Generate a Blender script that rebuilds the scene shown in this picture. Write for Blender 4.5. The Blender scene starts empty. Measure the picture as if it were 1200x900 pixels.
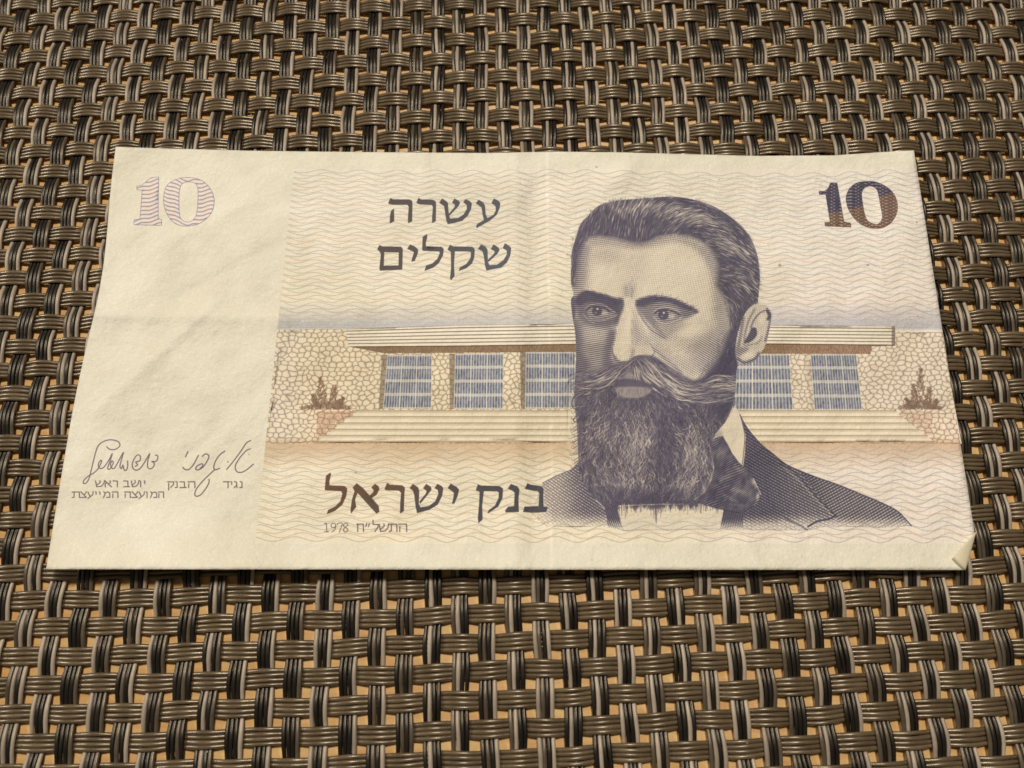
import bpy, bmesh, math
import numpy as np
from mathutils import Matrix, Vector
from mathutils.geometry import delaunay_2d_cdt

C = bpy.context.scene.collection
scene = bpy.context.scene
MM = .001
# ---------------------------------------------------------------- camera, light, exposure
CAM_H, TILT, ROLL, FPX = 124.14, .3038, .0305, 907.86            # phone held 12 cm above the mat
cd = bpy.data.cameras.new('camera'); cam = bpy.data.objects.new('camera', cd); C.objects.link(cam)
cam.matrix_world = Matrix.Translation((0,0,CAM_H*MM))@Matrix.Rotation(TILT,4,'X')@Matrix.Rotation(ROLL,4,'Z')
cd.sensor_width = 36; cd.lens = FPX/1200*36; cd.clip_start = .005; cd.clip_end = 10
cd.dof.use_dof = True; cd.dof.focus_distance = .129; cd.dof.aperture_fstop = 25
scene.camera = cam
world = bpy.data.worlds.new('World'); scene.world = world; world.use_nodes = True
bg = world.node_tree.nodes['Background']; bg.inputs[0].default_value = (1.0,.86,.70,1); bg.inputs[1].default_value = .10
def lamp(name, loc, aim, size, power, col):
    l = bpy.data.lights.new(name,'AREA'); l.shape = 'DISK'; l.size = size; l.energy = power; l.color = col
    o = bpy.data.objects.new(name,l); C.objects.link(o); o.location = loc
    o.rotation_euler = (Vector(aim)-Vector(loc)).to_track_quat('-Z','Y').to_euler(); return o
lamp('ceiling_lamp',(.06,.45,1.05),(0,.04,0),.17,8.3,(1.0,.94,.855))
lamp('raking_fill',(-.85,.30,.62),(0,.04,0),.30,5.2,(1.0,.93,.84))  # added fill light from the left, raking the paper so its creases show
scene.view_settings.view_transform = 'Standard'; scene.view_settings.look = 'None'
scene.view_settings.exposure = 0; scene.view_settings.gamma = 1
scene.render.engine = 'CYCLES'
# ---------------------------------------------------------------- printed artwork (drawn with numpy, nothing loaded)
TW, TH = 2560, 1324
TRACE = ((135.,172.),(1071.,176.),(1149.,668.),(54.,667.))      # note corners on the tracing sheet
def homography(src, dst):
    A = []
    for (x,y),(u,v) in zip(src,dst):
        A.append([x,y,1,0,0,0,-u*x,-u*y]); A.append([0,0,0,x,y,1,-v*x,-v*y])
    b = np.array(dst,float).ravel()
    h = np.linalg.solve(np.array(A,float), b)
    return np.append(h,1).reshape(3,3)
H_ST = homography(((0,0),(1,0),(1,1),(0,1)), TRACE)             # note (s,t) -> sheet
H_TS = np.linalg.inv(H_ST)
def hom(H, p):
    p = np.asarray(p,float)
    q = p[...,:1]*H[:,0] + p[...,1:2]*H[:,1] + H[:,2]
    return q[...,:2]/q[...,2:3]
def sheet_bend(st):
    """small departures of the worn note's outline from a true rectangle"""
    s, t = st[...,0], st[...,1]
    dx = 9.0*np.exp(-((t-0.34)/0.21)**2)*np.clip(1-s/0.4,0,1)**1.5
    top = np.interp(s,[0,.05,.17,.3,.46,.55,.63,.80,.9,.95,1],[0,1.5,4,5,5.5,3.5,4,7.5,6.5,3,0.2])
    dy = top*np.clip(1-t/0.35,0,1)**1.6
    return np.stack([dx,dy],-1)
def st_to_sheet(st): return hom(H_ST, st) + sheet_bend(st)
def sheet_to_st(p):
    p = np.asarray(p,float); st = hom(H_TS,p)
    for _ in range(4): st = hom(H_TS, p - sheet_bend(st))
    return st
def T(p): return sheet_to_st(p)*np.array([TW,TH])               # sheet -> texture pixel

def fill(poly, holes=(), sub=3):
    """anti-aliased mask of a polygon given in texture pixels -> (mask, x0, y0)"""
    ps = [np.asarray(q,float) for q in (poly,)+tuple(holes)]
    allp = ps[0]
    x0 = max(0,int(allp[:,0].min())-2); x1 = min(TW,int(allp[:,0].max())+3)
    y0 = max(0,int(allp[:,1].min())-2); y1 = min(TH,int(allp[:,1].max())+3)
    w, h = x1-x0, y1-y0
    m = np.zeros((h,w)); xs = np.arange(w)+x0
    for r in range(h*sub):
        y = y0+(r+.5)/sub; X = []
        for q in ps:
            a = q; b = np.roll(q,-1,0)
            c = (a[:,1]<=y)!=(b[:,1]<=y)
            a = a[c]; b = b[c]
            X += list(a[:,0]+(y-a[:,1])*(b[:,0]-a[:,0])/(b[:,1]-a[:,1]))
        X.sort()
        for i in range(0,len(X)-1,2):
            m[r//sub] += np.clip(np.minimum(xs+1,X[i+1])-np.maximum(xs,X[i]),0,1)/sub
    return m, x0, y0
def full(poly, holes=()):
    m,x0,y0 = fill(T(poly), [T(h) for h in holes]); o = np.zeros((TH,TW),np.float32)
    o[y0:y0+m.shape[0],x0:x0+m.shape[1]] = m; return o
def blur(a, r):
    if r < .4: return a
    k = int(3*r)+1; g = np.exp(-.5*(np.arange(-k,k+1)/r)**2); g /= g.sum()
    n = a.shape
    F = lambda m,ax: np.apply_along_axis(lambda v: np.convolve(v,g,'same'),ax,m)
    return F(F(np.asarray(a,float),0),1).astype(np.float32)
def smooth(pts, closed=False, n=8):
    """Catmull-Rom through the points"""
    p = np.asarray(pts,float)
    if closed: q = np.vstack([p[-1],p,p[0],p[1]])
    else: q = np.vstack([2*p[0]-p[1],p,2*p[-1]-p[-2]])
    t = np.linspace(0,1,n,endpoint=False)[:,None]; out = []
    for i in range(1,len(q)-2):
        a,b,c,d = q[i-1],q[i],q[i+1],q[i+2]
        out.append(.5*(2*b+(c-a)*t+(2*a-5*b+4*c-d)*t**2+(3*b-a-3*c+d)*t**3))
    if not closed: out.append(p[-1:])
    return np.vstack(out)
def dense(p, step=.35):
    p = np.asarray(p,float); d = np.hypot(*np.diff(p,axis=0).T); L = np.r_[0,np.cumsum(d)]
    n = max(2,int(L[-1]/step)+1); s = np.linspace(0,L[-1],n)
    return np.stack([np.interp(s,L,p[:,0]),np.interp(s,L,p[:,1])],-1), s/max(L[-1],1e-6)
def splat(layer, xy, r, a=1.0):
    """stamp soft round dots (texture pixels) keeping the maximum"""
    x, y = xy[:,0], xy[:,1]; r = np.broadcast_to(r,x.shape); a = np.broadcast_to(a,x.shape)
    k = int(np.ceil(r.max()+.6)); ix = np.floor(x).astype(int); iy = np.floor(y).astype(int)
    for dy in range(-k,k+1):
        for dx in range(-k,k+1):
            X = ix+dx; Y = iy+dy
            c = np.clip(r+.5-np.hypot(X+.5-x,Y+.5-y),0,1)*a
            ok = (c>.01)&(X>=0)&(Y>=0)&(X<TW)&(Y<TH)
            np.maximum.at(layer,(Y[ok],X[ok]),c[ok].astype(layer.dtype))
def pen(layer, pts, w, a=1.0, curve=True, taper=False):
    p,s = dense(smooth(pts) if curve and len(pts)>2 else pts)
    r = w*.5*2.5*np.ones(len(p))
    if taper: r = r*(.35+.65*np.sin(np.pi*np.clip(s,.02,.98)))
    splat(layer, T(p), r, a)

gx, gy = np.meshgrid(np.arange(TW)+.5, np.arange(TH)+.5)
ST = np.stack([gx/TW,gy/TH],-1)
SX, SY = [v.astype(np.float32) for v in np.moveaxis(st_to_sheet(ST),-1,0)]   # sheet coordinates of each texel
MX = (gx/TW*147).astype(np.float32); MY = (gy/TH*76).astype(np.float32)      # millimetres on the note
rs = np.random.RandomState(7)
def vnoise(x, y, seed=0):
    r = np.random.RandomState(seed).rand(256,256).astype(np.float32)
    xi = np.floor(x).astype(int); yi = np.floor(y).astype(int); fx = x-xi; fy = y-yi
    fx = fx*fx*(3-2*fx); fy = fy*fy*(3-2*fy)
    g = lambda i,j: r[(yi+j)%256,(xi+i)%256]
    return (g(0,0)*(1-fx)+g(1,0)*fx)*(1-fy)+(g(0,1)*(1-fx)+g(1,1)*fx)*fy
def sstep(a,b,x): t = np.clip((x-a)/(b-a),0,1); return t*t*(3-2*t)

PAPER = np.array([.918,.890,.806])
IMG = np.ones((TH,TW,3),np.float32)*PAPER.astype(np.float32)
def ink(mask, col, a=1.0):
    global IMG
    m = (np.clip(mask,0,1)*a)[...,None]
    c = np.asarray(col,np.float32)
    IMG = IMG*(1-m)+c*m
# --- framed field: tint, haze above the roof, ground below the stairs
frame_l = np.interp(SY,[197,638],[344.5,299])
FR = sstep(-.6,.6,SX-frame_l)
inside = FR*sstep(197,199,SY)*(1-sstep(636,638,SY))
nz = vnoise(MX/9,MY/9,3)
tint = np.stack([.975+0*SX, .910+.03*nz, .785+.06*nz],-1)
pink = sstep(700,1000,SX)[...,None]
tint = tint*(1-pink)+np.array([.99,.930,.880])*pink
up_ = ((1-sstep(230,400,SY))*.55)[...,None]; tint = tint*(1-up_)+np.array([.925,.905,.870])*up_
m = (inside*.55)[...,None]; IMG = IMG*(1-m)+tint.astype(np.float32)*m
ink(FR*sstep(338,385,SY)**1.7*(1-sstep(384,388,SY))*(.75+.5*vnoise(SX*.9,SY*1.2,8))*(.80+.20*np.cos(SY*2*np.pi/1.9)), (.47,.51,.63), .50)
gr = FR*sstep(512,518,SY)*(1-sstep(518,556,SY)); ink(gr,(.74,.56,.38),.50)
# --- wave lines
def waves(sp, amp, L, ph, off, w):
    am = amp*(1+.18*np.sin(MX/11+ph)); ang_ = 2*np.pi*MX/L+ph+.35*np.sin(MY/17)
    q = (MY-off-am*np.sin(ang_))/sp; sl_ = am*2*np.pi/L*np.cos(ang_)
    n = np.round(q); d = np.abs(q-n)*sp/np.sqrt(1+sl_*sl_)
    return np.clip((w-d)*17.4*.8+.5,0,1), n.astype(int), n*sp+off
fade = 1-.97*sstep(365,386,SY)*(1-sstep(514,535,SY))
MT = sheet_to_st(np.array([(700.,201.)]))[0,1]*76; MB = sheet_to_st(np.array([(700.,634.)]))[0,1]*76
for f,(sp,amp,L,ph,off) in enumerate([(1.24,.43,6.9,.3,0.0),(1.24,.43,6.9,1.35,.60)]):
    wv,ln,mean = waves(sp,amp,L,ph,off,.060)
    warmc = np.array([.76,.62,.43])*(1-pink)+np.array([.70,.60,.58])*pink; warmc = warmc*(1-.6*up_)+np.array([.64,.60,.58])*.6*up_
    cool = np.array([.54,.53,.47])*(1-pink)+np.array([.51,.53,.60])*pink; cool = cool*(1-up_)+np.array([.52,.52,.54])*up_
    sel = ((ln*7+f*3)%5<2)[...,None]; soft_ = vnoise(MX/5,MY/2,19+f)[...,None]*.5
    c = np.where(sel,warmc*(1-soft_)+cool*soft_,cool*(1-soft_)+warmc*soft_).astype(np.float32)
    ink(wv*FR*fade*((mean>MT)&(mean<MB)), c, .54)
    if f==0: ink(FR*fade*((ln%3)==0)*(SY>199)*(SY<636),(.99,.87,.75),.13)
    if f==0: ink(FR*fade*((ln%3)==1)*(SY>199)*(SY<636),(.90,.90,.82),.09)
# --- building
def stones(mask, sx, sy, seed, col, wob=.42, lw=.16, soft=1.):
    """rubble masonry: jittered cells, joints drawn as thin wandering lines"""
    r = np.random.RandomState(seed); R = r.rand(400,400,2)
    u = SX/sx+.5*vnoise(SX/9,SY/9,seed)-.25; v = SY/sy+.7*vnoise(SX/11+50,SY/11,seed+1)
    iu = np.floor(u).astype(int); iv = np.floor(v).astype(int)
    d1 = np.full(u.shape,9.,np.float32); d2 = d1.copy()
    for j in (-1,0,1):
        for i in (-2,-1,0,1):
            p = R[(iv+j)%400,(iu+i)%400]
            d = np.hypot((iu+i+.5+.5*((iv+j)%2)+wob*1.6*(p[...,0]-.5)-u),(iv+j+.5+wob*1.3*(p[...,1]-.5)-v)).astype(np.float32)
            d2 = np.minimum(d2,np.maximum(d1,d)); d1 = np.minimum(d1,d)
    e = d2-d1
    ink(mask*np.clip(1.25-e/lw,0,1), col, .62*soft)
    ink(mask*np.clip(1-e/.5,0,1), col, .22*soft)
def lerpc(a,b,t): return np.asarray(a)*(1-t[...,None])+np.asarray(b)*t[...,None]
def yon(pts): return np.interp(SX,[p[0] for p in pts],[p[1] for p in pts])
ROOF_T = yon([(405,385.5),(540,381),(672,379),(900,381),(1047,382)])
ROOF_B = yon([(408,406),(540,405),(672,403),(897,402.5),(1049,404)])
yw = yon([(320,386),(405,385),(1047,388),(1130,389)])
wallm = FR*sstep(0,1,SY-yw)*(1-sstep(519,521,SY))
SX_ = SX; left_step = yon([(372,517),(420,481)]); right_step = yon([(1046,482),(1094,517)])
stairs = ((SY>480.5)&(SY<518)&(((SX<700)&(SX>372)&(SY>np.interp(SX,[372,421],[517,480])-0)&(SX>371))|((SX>=700)&(SX<1094)&(SY>np.interp(SX,[1046,1094],[480,517])))))
stairs = stairs&((SX>420)|(SY>np.interp(SX,[372,420],[517,481])))
wcol = lerpc([.52,.43,.31],[.53,.47,.42],sstep(560,1000,SX))
wcol = lerpc(wcol,[.50,.44,.45],1-sstep(330,372,SX))
wcol = lerpc(wcol,[.62,.42,.30],.75*sstep(470,490,SY)*sstep(345,370,SX))
roofm = ((SY>ROOF_T)&(SY<ROOF_B)&(SX>np.interp(SY,[385,406],[405,408.5]))&(SX<1049)).astype(np.float32)
sof = ((SY>=ROOF_B)&(SY<yon([(408,406),(450,414),(672,412.5),(897,414.5),(1020,415),(1022,406),(1050,405)]))&(SX>410)&(SX<1049)).astype(np.float32)
WIN = [((454.4,416),(506,416),(505.4,479),(449,479)),((533.6,414.6),(590,414),(589.4,479.5),(531.8,479.5)),
       ((616.4,412.5),(674,412.5),(674,479),(615.5,479)),((860,415),(925,415),(929.5,481),(858,481)),((949.8,415),(1003.5,415),(1010.5,481),(954.5,481))]
ink(wallm,(.93,.86,.72),.45)
stm = wallm*(1-roofm)*(1-sof)*(1-stairs)
big = FR*sstep(405,440,SY)
stones(stm*((SX<455)|(SX>1000)),7.9,5.6,11,wcol)
stones(stm*((SX>=455)&(SX<=1000)),7.0,5.8,23,wcol,wob=.5)
ink(sof,lerpc([.50,.38,.26],[.60,.45,.36],sstep(880,1000,SX)),.80*1)
ink(sof*(vnoise(SX*1.3,SY*.5,5)>.5),(.40,.30,.22),.35)
ink(roofm,(.955,.915,.82),.92)
rk = (SY-ROOF_T)/(ROOF_B-ROOF_T)*5.6; rl = np.abs(rk-np.floor(rk)-.72)
ink(roofm*np.clip((.21-rl)*6,0,1),(.36,.31,.27),.85)
ink(roofm*sstep(1044,1046,SX),(.45,.38,.33),.7)
ink(roofm*(1-sstep(.0,1.1,SY-ROOF_T)),(.45,.40,.34),.6)
ink((sof*sstep(-1,0,SY-ROOF_B)*(1-sstep(0.5,1.6,SY-ROOF_B))),(.27,.2,.16),.7)
for wi,q in enumerate(WIN):
    wm = full(q)
    Hq = homography(q,((0,0),(1,0),(1,1),(0,1)))
    uv = hom(Hq,np.stack([SX,SY],-1)); u,v = uv[...,0],uv[...,1]
    sh = full([(q[0][0]-7,q[0][1]),(q[0][0],q[0][1]),q[3],(q[3][0]-5,q[3][1])])
    ink(sh,(.40,.33,.27),.55 if wi<3 else .12)
    ink(wm,(.43,.46,.55),.85)
    tone = vnoise(SX*.8,SY*.25,31+wi); ink(wm*sstep(.45,.9,tone),(.25,.27,.36),.6)
    nb = 18; b = np.abs(u*nb-np.round(u*nb)); ink(wm*np.clip((.27-b)*5,0,1)*(.55+.45*vnoise(SX*2,SY*.3,9)),(.93,.90,.82),.80)
    b = np.abs(u*3-np.round(u*3))/3*58; ink(wm*np.clip(1.1-b,0,1),(.95,.92,.84),.75)
    vb = np.abs(v*4-np.round(v*4))/4*64; ink(wm*np.clip(2.2-vb,0,1)*.8,(.95,.92,.84),.8*1)
    ink(wm*np.clip(.5-vb+.0,0,1),(.5,.5,.5),.5)
ink(stairs.astype(np.float32),(.95,.905,.80),.80)
for k,yy in enumerate([481.3,488.2,495.6,503.0,510.2,517]):
    d = SY-yy; line = np.clip(1.0-np.abs(d)/.75,0,1); xl = np.interp(yy,[481,517],[421,374]); xr = np.interp(yy,[481,517],[1046,1093])
    ok = ((SX>xl-8)&(SX<xr+3)).astype(np.float32)
    ink(line*ok,lerpc([.45,.37,.26],[.58,.42,.33],sstep(950,1090,SX)),.75)
    hh = np.clip(1-np.abs(SX/1.7-np.round(SX/1.7))*4.4,0,1)*((d>.3)&(d<3.6))
    ink(hh*ok*(1-d/5),(.60,.50,.38),.62); ink(ok*np.clip(1-np.abs(d-1.4)/2.2,0,1)*(d>-.5),(.74,.64,.50),.42)
for side,xs in ((0,(372,421)),(1,(1046,1094))):
    YQ = 481+7.2*np.ceil((SY-481)/7.2); pm = (SY>482)&(SY<518)&((SX<np.interp(YQ,[481,517],[424,372]))&(SX>371) if side==0 else (SX>np.interp(YQ,[481,517],[1044,1094]))&(SX<1092))
    hz = vnoise(SX*.5,SY*.9,61); ink(pm.astype(np.float32)*(.35+.5*hz),(.60,.38,.27),.55 if side==0 else .28)
# shrubs in front of the wall
BR = np.zeros((TH,TW),np.float32)
for cx,w_,peaks in ((382,30,((376,444,7),(393,454,5),(367,464,5),(402,468,5))),(1079,26,((1079,434,7),(1070,452,5),(1090,456,5),(1062,469,5),(1098,470,5)))):
    for px_,py_,ww in peaks:
        for k in range(150):
            t = rs.rand(); y = 480-(480-py_)*t; x = px_+(rs.rand()-.5)*2.3*ww*(1-t)**.7+(cx-px_)*(1-t)*.35
            a = (rs.rand()-.5)*2.0
            pen(BR,[(x,y),(x+3.2*np.sin(a),y-3.4*np.cos(a))],.55+.5*rs.rand(),.55+.4*rs.rand(),curve=False)
    for k in range(220):
        x = cx+(rs.rand()-.5)*w_*1.9; y = 480-rs.rand()*9*(1-abs(x-cx)/w_)
        pen(BR,[(x,y),(x+rs.randn()*2,y-3)],.7,.8,curve=False)
ink(BR,lerpc([.40,.27,.19],[.42,.31,.25],sstep(500,900,SX)),.88)
# --- portrait of a bearded man (engraving)
HEAD = smooth([(669,327),(670,297),(674,281),(680,263),(690,252),(700,242),(715,236),(740,233.5),(765,231.5),(790,230.5),(815,234.5),(837,242),
 (853,252),(866,262),(876,273),(884,288),(889,307),(890.5,327),(889,345),(889,356),(899,359),(904,367),(902,384),(897,404),(887,420),(875,427),(865,428),
 (862,450),(859,475),(850,495),(838,511),(834,530),(836,550),(832,565),(826,576),(810,587),(800,590),(775,590),(750,591),(725,592),(711,596),
 (699,586),(684,574),(676,561),(678,545),(677,520),(676,500),(674,480),(673,458),(674,440),(675,415),(674,390),(671,372),(669,352),(672,346),(670,336)],True,6)
EAR = smooth([(889,356),(896,357),(902,362),(904,369),(902,384),(897,404),(887,420),(875,427),(866,426),(862,414),(863,398),(868,380),(874,366),(882,358)],True,6)
HAIR_IN = [(669,335),(674,336),(675,315),(677,298),(682,286),(689,278),(702,276.5),(722,279),(740,284),(750,285.5),(762,282.5),(772,277),(790,274.5),
 (810,277),(825,284),(836,295),(842,310),(841,325),(840,335),(847,345),(854,357),(855,375),(857,390),(856,400),(864,400),(868,380),(874,366),(884,357),(892,352),(891,320),(888,300),(880,278),(862,257),(835,240),(800,229),(765,230),(730,234),(705,239),(690,251),(678,265),(671,285),(668,310)]
BEARD = [(858,385),(851,400),(846,415),(838,428),(826,441),(814,446),(800,440),(782,428),(767,418),(756,418),(746,418),(736,424),(722,427),(708,431),(690,434),(676,436),
 (673,450),(673,470),(676,500),(677,530),(675,560),(684,574),(699,586),(711,596),(750,592),(800,591),(826,577),(836,552),(834,530),(838,511),(850,495),(859,475),(862,450),(865,428),(862,412),(864,392)]
S_ = dict()
bx0,by0,bx1,by1 = 630,222,1112,630
cr = T(np.array([(bx0,by0),(bx1,by0),(bx1,by1),(bx0,by1)]))
X0,Y0 = np.floor(cr.min(0)).astype(int); X1,Y1 = np.ceil(cr.max(0)).astype(int)
X0 = max(X0,0); Y0 = max(Y0,0); X1 = min(X1,TW); Y1 = min(Y1,TH)
sl = (slice(Y0,Y1),slice(X0,X1)); PX = SX[sl]; PY = SY[sl]; QX = gx[sl]; QY = gy[sl]
def pm(poly, r=0., c=True):
    p = smooth(poly,True,5) if c else poly
    m,x0,y0 = fill(T(p)); o = np.zeros(PX.shape,np.float32)
    a0,b0 = max(x0-X0,0),max(y0-Y0,0); a1,b1 = min(x0-X0+m.shape[1],o.shape[1]),min(y0-Y0+m.shape[0],o.shape[0])
    if a1>a0 and b1>b0: o[b0:b1,a0:a1] = m[b0-(y0-Y0):b1-(y0-Y0),a0-(x0-X0):a1-(x0-X0)]
    return blur(o,r*2.5) if r else o
head = pm(HEAD,0,False); hairm = pm(HAIR_IN,0,False); beard = pm(BEARD,0,False); ear = pm(EAR,0,False)
TN = np.full(PX.shape,.13,np.float32)
def tone(poly,v,r,a=1.):
    global TN
    m = pm(poly,r)*a; TN = TN*(1-m)+v*m
def ell(cx,cy,rx,ry,n=14,rot=0):
    t = np.linspace(0,2*np.pi,n,endpoint=False); c,s = np.cos(rot),np.sin(rot)
    return [(cx+rx*np.cos(a)*c-ry*np.sin(a)*s, cy+rx*np.cos(a)*s+ry*np.sin(a)*c) for a in t]
def line(pts,v,w,r=.5,a=1.):
    global TN
    l = np.zeros((TH,TW),np.float32); pen(l,pts,w,1.); m = blur(l[sl],r*2.5)*a; m = np.clip(m*(1 if r<.6 else 1.4),0,1); TN = TN*(1-m)+v*m
# forehead and temples
tone([(668,285),(690,285),(688,310),(684,340),(668,345)],.52,6)
tone([(672,340),(683,300),(690,290),(676,285)],.60,3.5,.7)
tone(ell(712,300,20,10),.27,7); tone(ell(790,305,36,18),.12,10); tone(ell(720,325,22,10),.14,8); tone([(672,276),(720,278),(750,284),(790,276),(830,290),(842,330),(836,320),(820,296),(790,284),(750,293),(715,288),(690,288)],.34,3)
tone([(735,300),(760,300),(755,330),(735,335)],.20,5)
tone([(820,290),(846,300),(850,350),(858,400),(846,420),(838,380),(836,340),(830,310)],.42,5.5)
tone([(730,333),(745,333),(743,350),(731,350)],.30,3)
line([(733,336),(734.5,348)],.42,1.2,.8); line([(741,337),(740,350)],.42,1.0,.8)
# cheeks
tone([(672,372),(700,378),(718,385),(722,395),(717,420),(712,430),(674,440),(671,400)],.50,3)
tone([(684,384),(700,382),(712,386),(708,398),(694,402),(684,396)],.33,3.5)
tone([(668,372),(680,388),(682,412),(692,430),(668,440)],.74,3)
tone([(714,388),(722,388),(719,404),(716,418),(722,428),(706,430),(709,408)],.72,2.5)
tone([(760,385),(800,378),(835,380),(845,400),(835,430),(810,444),(790,430),(768,412)],.30,5)
tone(ell(812,386,22,8,rot=-.2),.16,5); tone(ell(790,408,18,7,rot=.6),.17,5)
tone([(818,405),(850,385),(858,420),(838,438),(822,432)],.45,6)
# eye sockets
tone([(672,348),(690,345),(716,350),(731,355),(728,374),(722,382),(706,384),(690,380),(676,370)],.70,2.6)
tone([(744,356),(765,350),(800,358),(811,364),(802,374),(788,382),(776,383),(764,378),(752,368)],.58,2.4)
tone([(668,348),(674,350),(674,372),(669,372)],.80,1); tone([(790,384),(806,378),(822,380),(815,390),(798,392)],.13,4)
tone([(770,378),(788,381),(804,376),(796,387),(784,391),(774,387)],.36,3)
# brows
tone([(675,352),(680,344),(687,340.7),(700,343),(716,348),(730,352.5),(730,362),(724,366),(716,362),(706,356),(690,354),(678,358)],.88,1.0)
tone([(742,354.5),(753,349),(767,346.8),(784,348.5),(800,354.5),(817,363.5),(815,366),(800,362),(787,356),(773,354),(762,356.5),(756,359.5),(748,359.5)],.84,1.3)
tone([(724,350),(731,352),(729,372),(724,380),(721,374),(724,364)],.80,1.3)
tone([(745,360),(757,364),(764,372),(772,384),(782,396),(778,396),(768,386),(754,371)],.58,1.8)
# nose
tone([(733,348),(744,352),(746,366),(758,390),(764,404),(766,414),(759,419),(748,419),(740,423),(730,424),(720,418),(718,410),(721,398),(725,376),(731,360)],.15,1.2)
tone([(741,362),(748,372),(760,394),(765,404),(750,404),(741,404)],.25,1.6)
line([(740.5,372),(740,390),(741,402)],.33,.9,.6)
tone(ell(731,409,9,9),.09,3); tone(ell(736,380,3.2,18,rot=.12),.07,2.2)
tone([(740,404),(744,412),(741,421),(737,422),(740,412)],.36,1.2)
tone([(719,414),(724,421),(732,424.5),(740,422),(745,418),(740,426),(730,427),(720,424)],.62,1.0)
line([(740,422),(744,419),(749,417.2),(754,417.6),(758,419.3),(762,418)],.95,1.7,.35)
tone(ell(755,411,6,5),.20,2)
line([(762,403),(766,409),(766.5,414),(763,418)],.55,1.1,.6)
line([(718,408),(718,414),(721,419.5)],.7,1.2,.5)
line([(768,410),(778,419),(790,429),(799,438)],.50,2.2,1.4); tone(ell(757,398,5,9,rot=-.6),.30,3); line([(741,424.5),(735,424.8),(728,424)],.55,1.2,.6); tone([(742,376),(748,384),(752,396),(747,403),(743,398)],.34,2.2)
line([(749,367),(756,378),(765,388),(778,396)],.55,1.5,.8)
# eyes
for (cx,cy,r_,outl,wr) in ((699.7,364.8,6.0,[(688,365),(693,360),(700,358.5),(708,361),(715,366),(720,368.5),(712,371.5),(704,374),(697,373.5),(691,370)],(709,367.2,4.4,3.6)),
                      (777.3,369.4,6.3,[(767,369),(772,363.5),(780,361.5),(790,364),(799,370),(793,373.5),(785,376.5),(777,377.5),(771,374.5)],(787.5,371,4.6,4.3))):
    tone(outl,.54,.7); tone(ell(wr[0]-.4,wr[1]-.2,wr[2]*.85,wr[3]*.66),.30,.9); tone(ell(cx,cy-.6,r_-.2,r_-.2),.88,.35); tone(ell(cx-1.6,cy+1.6,1.6,1.4),.66,.5)
    tone(ell(cx+.5,cy-2.8,1.3,1.1,8),.12,.3)
line([(685.5,362),(690.5,357.7),(699,356),(708,357.5),(714,361.5),(721,366.5)],.40,1.0,.4)
line([(687.5,363),(692,360.2),(699,359),(707,360.6),(714,365)],.95,1.7,.4)
line([(690,371),(695,374.6),(702,375.8),(711,374),(723,369.2)],.34,1.1,.4)
line([(683,368),(689,374),(697,379)],.42,1.0,.6)
line([(765.5,366),(771,361.5),(779,359.8),(789,361.8),(797,366),(801,370)],.30,1.1,.35)
line([(767,367.4),(772,363.8),(779.5,362.6),(789,365),(797,369)],.95,1.9,.4)
line([(766,371),(771,376.4),(779,379),(788,377.3),(796,373.7),(801,370)],.22,1.1,.35)
line([(800,366),(808,366),(815,365)],.7,2.4,1.0)
tone([(796,366),(804,366),(818,364),(812,369),(802,372)],.66,1.5)
# ear
tone(smooth(EAR[::3],True,2),.22,.0)
for pts,v,w,r_ in (([(871,372),(868,392),(864,412)],.60,2.4,1.2),([(885,362),(880,370),(876,380),(873,392),(872,404)],.55,1.6,.8),([(899,362),(903,370),(901,384),(897,400)],.62,2.2,.9),
   ([(896,364),(889,368),(883,376),(880,384)],.62,1.5,.6),([(899,364),(902,370),(900,374)],.85,3,.7),([(864,420),(872,425),(884,421),(890,414)],.72,2.6,1.1),([(872,405),(880,404),(889,401),(893,394)],.42,1.4,.6)):
    line(pts,v,w,r_)
tone([(881,384),(886,385),(887,392),(883,398),(876,402),(872,401),(876,394),(879,388)],.86,.6)
tone(ell(893,374,3,7,rot=.1),.12,1.4); tone(ell(876,414,7,5),.14,2.2); tone([(862,408),(870,407),(878,409),(868,416),(862,418)],.55,1.6)
# mouth base
FACE = TN.copy()
# line screen of the engraver: sweeps round the forms
ang = vnoise(PX/60,PY/60,4)
q1 = (PY + .10*(PX-750)*np.sign(PX-741) + 3.0*np.sin(PX/26.) )            # brow lines
q2 = (PY*.86 - .50*(PX-741) )                                              # cheek lines running down-right
wgt = sstep(372,392,PY)*sstep(739,746,PX)
q3 = PY*.97+.16*(PX-700)
wl = sstep(372,385,PY)*(1-sstep(736,742,PX))
pit = 2.35
def screen1(Tn,qq):
    d1 = np.abs(qq/pit-np.round(qq/pit))*2; h_ = .5*(np.round(qq/pit)%2)
    xx = (PX*.95+PY*.33)/pit/1.06; d2 = np.abs(xx+h_-np.round(xx+h_))*2
    a = np.clip((Tn*1.05-d1)*1.9+.5,0,1); dot = np.clip((Tn*1.9-np.hypot(d1,d2*.9))*1.9+.5,0,1)
    k = sstep(.26,.42,Tn); return dot*(1-k)+a*k
def screen(Tn):
    p = screen1(Tn,q1)*(1-wgt)+screen1(Tn,q2)*wgt; p = p*(1-wl)+screen1(Tn,q3)*wl
    return np.clip(.60*p+.44*Tn,0,1)
PI_ = head*screen(FACE); EARP = PI_.copy()
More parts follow.
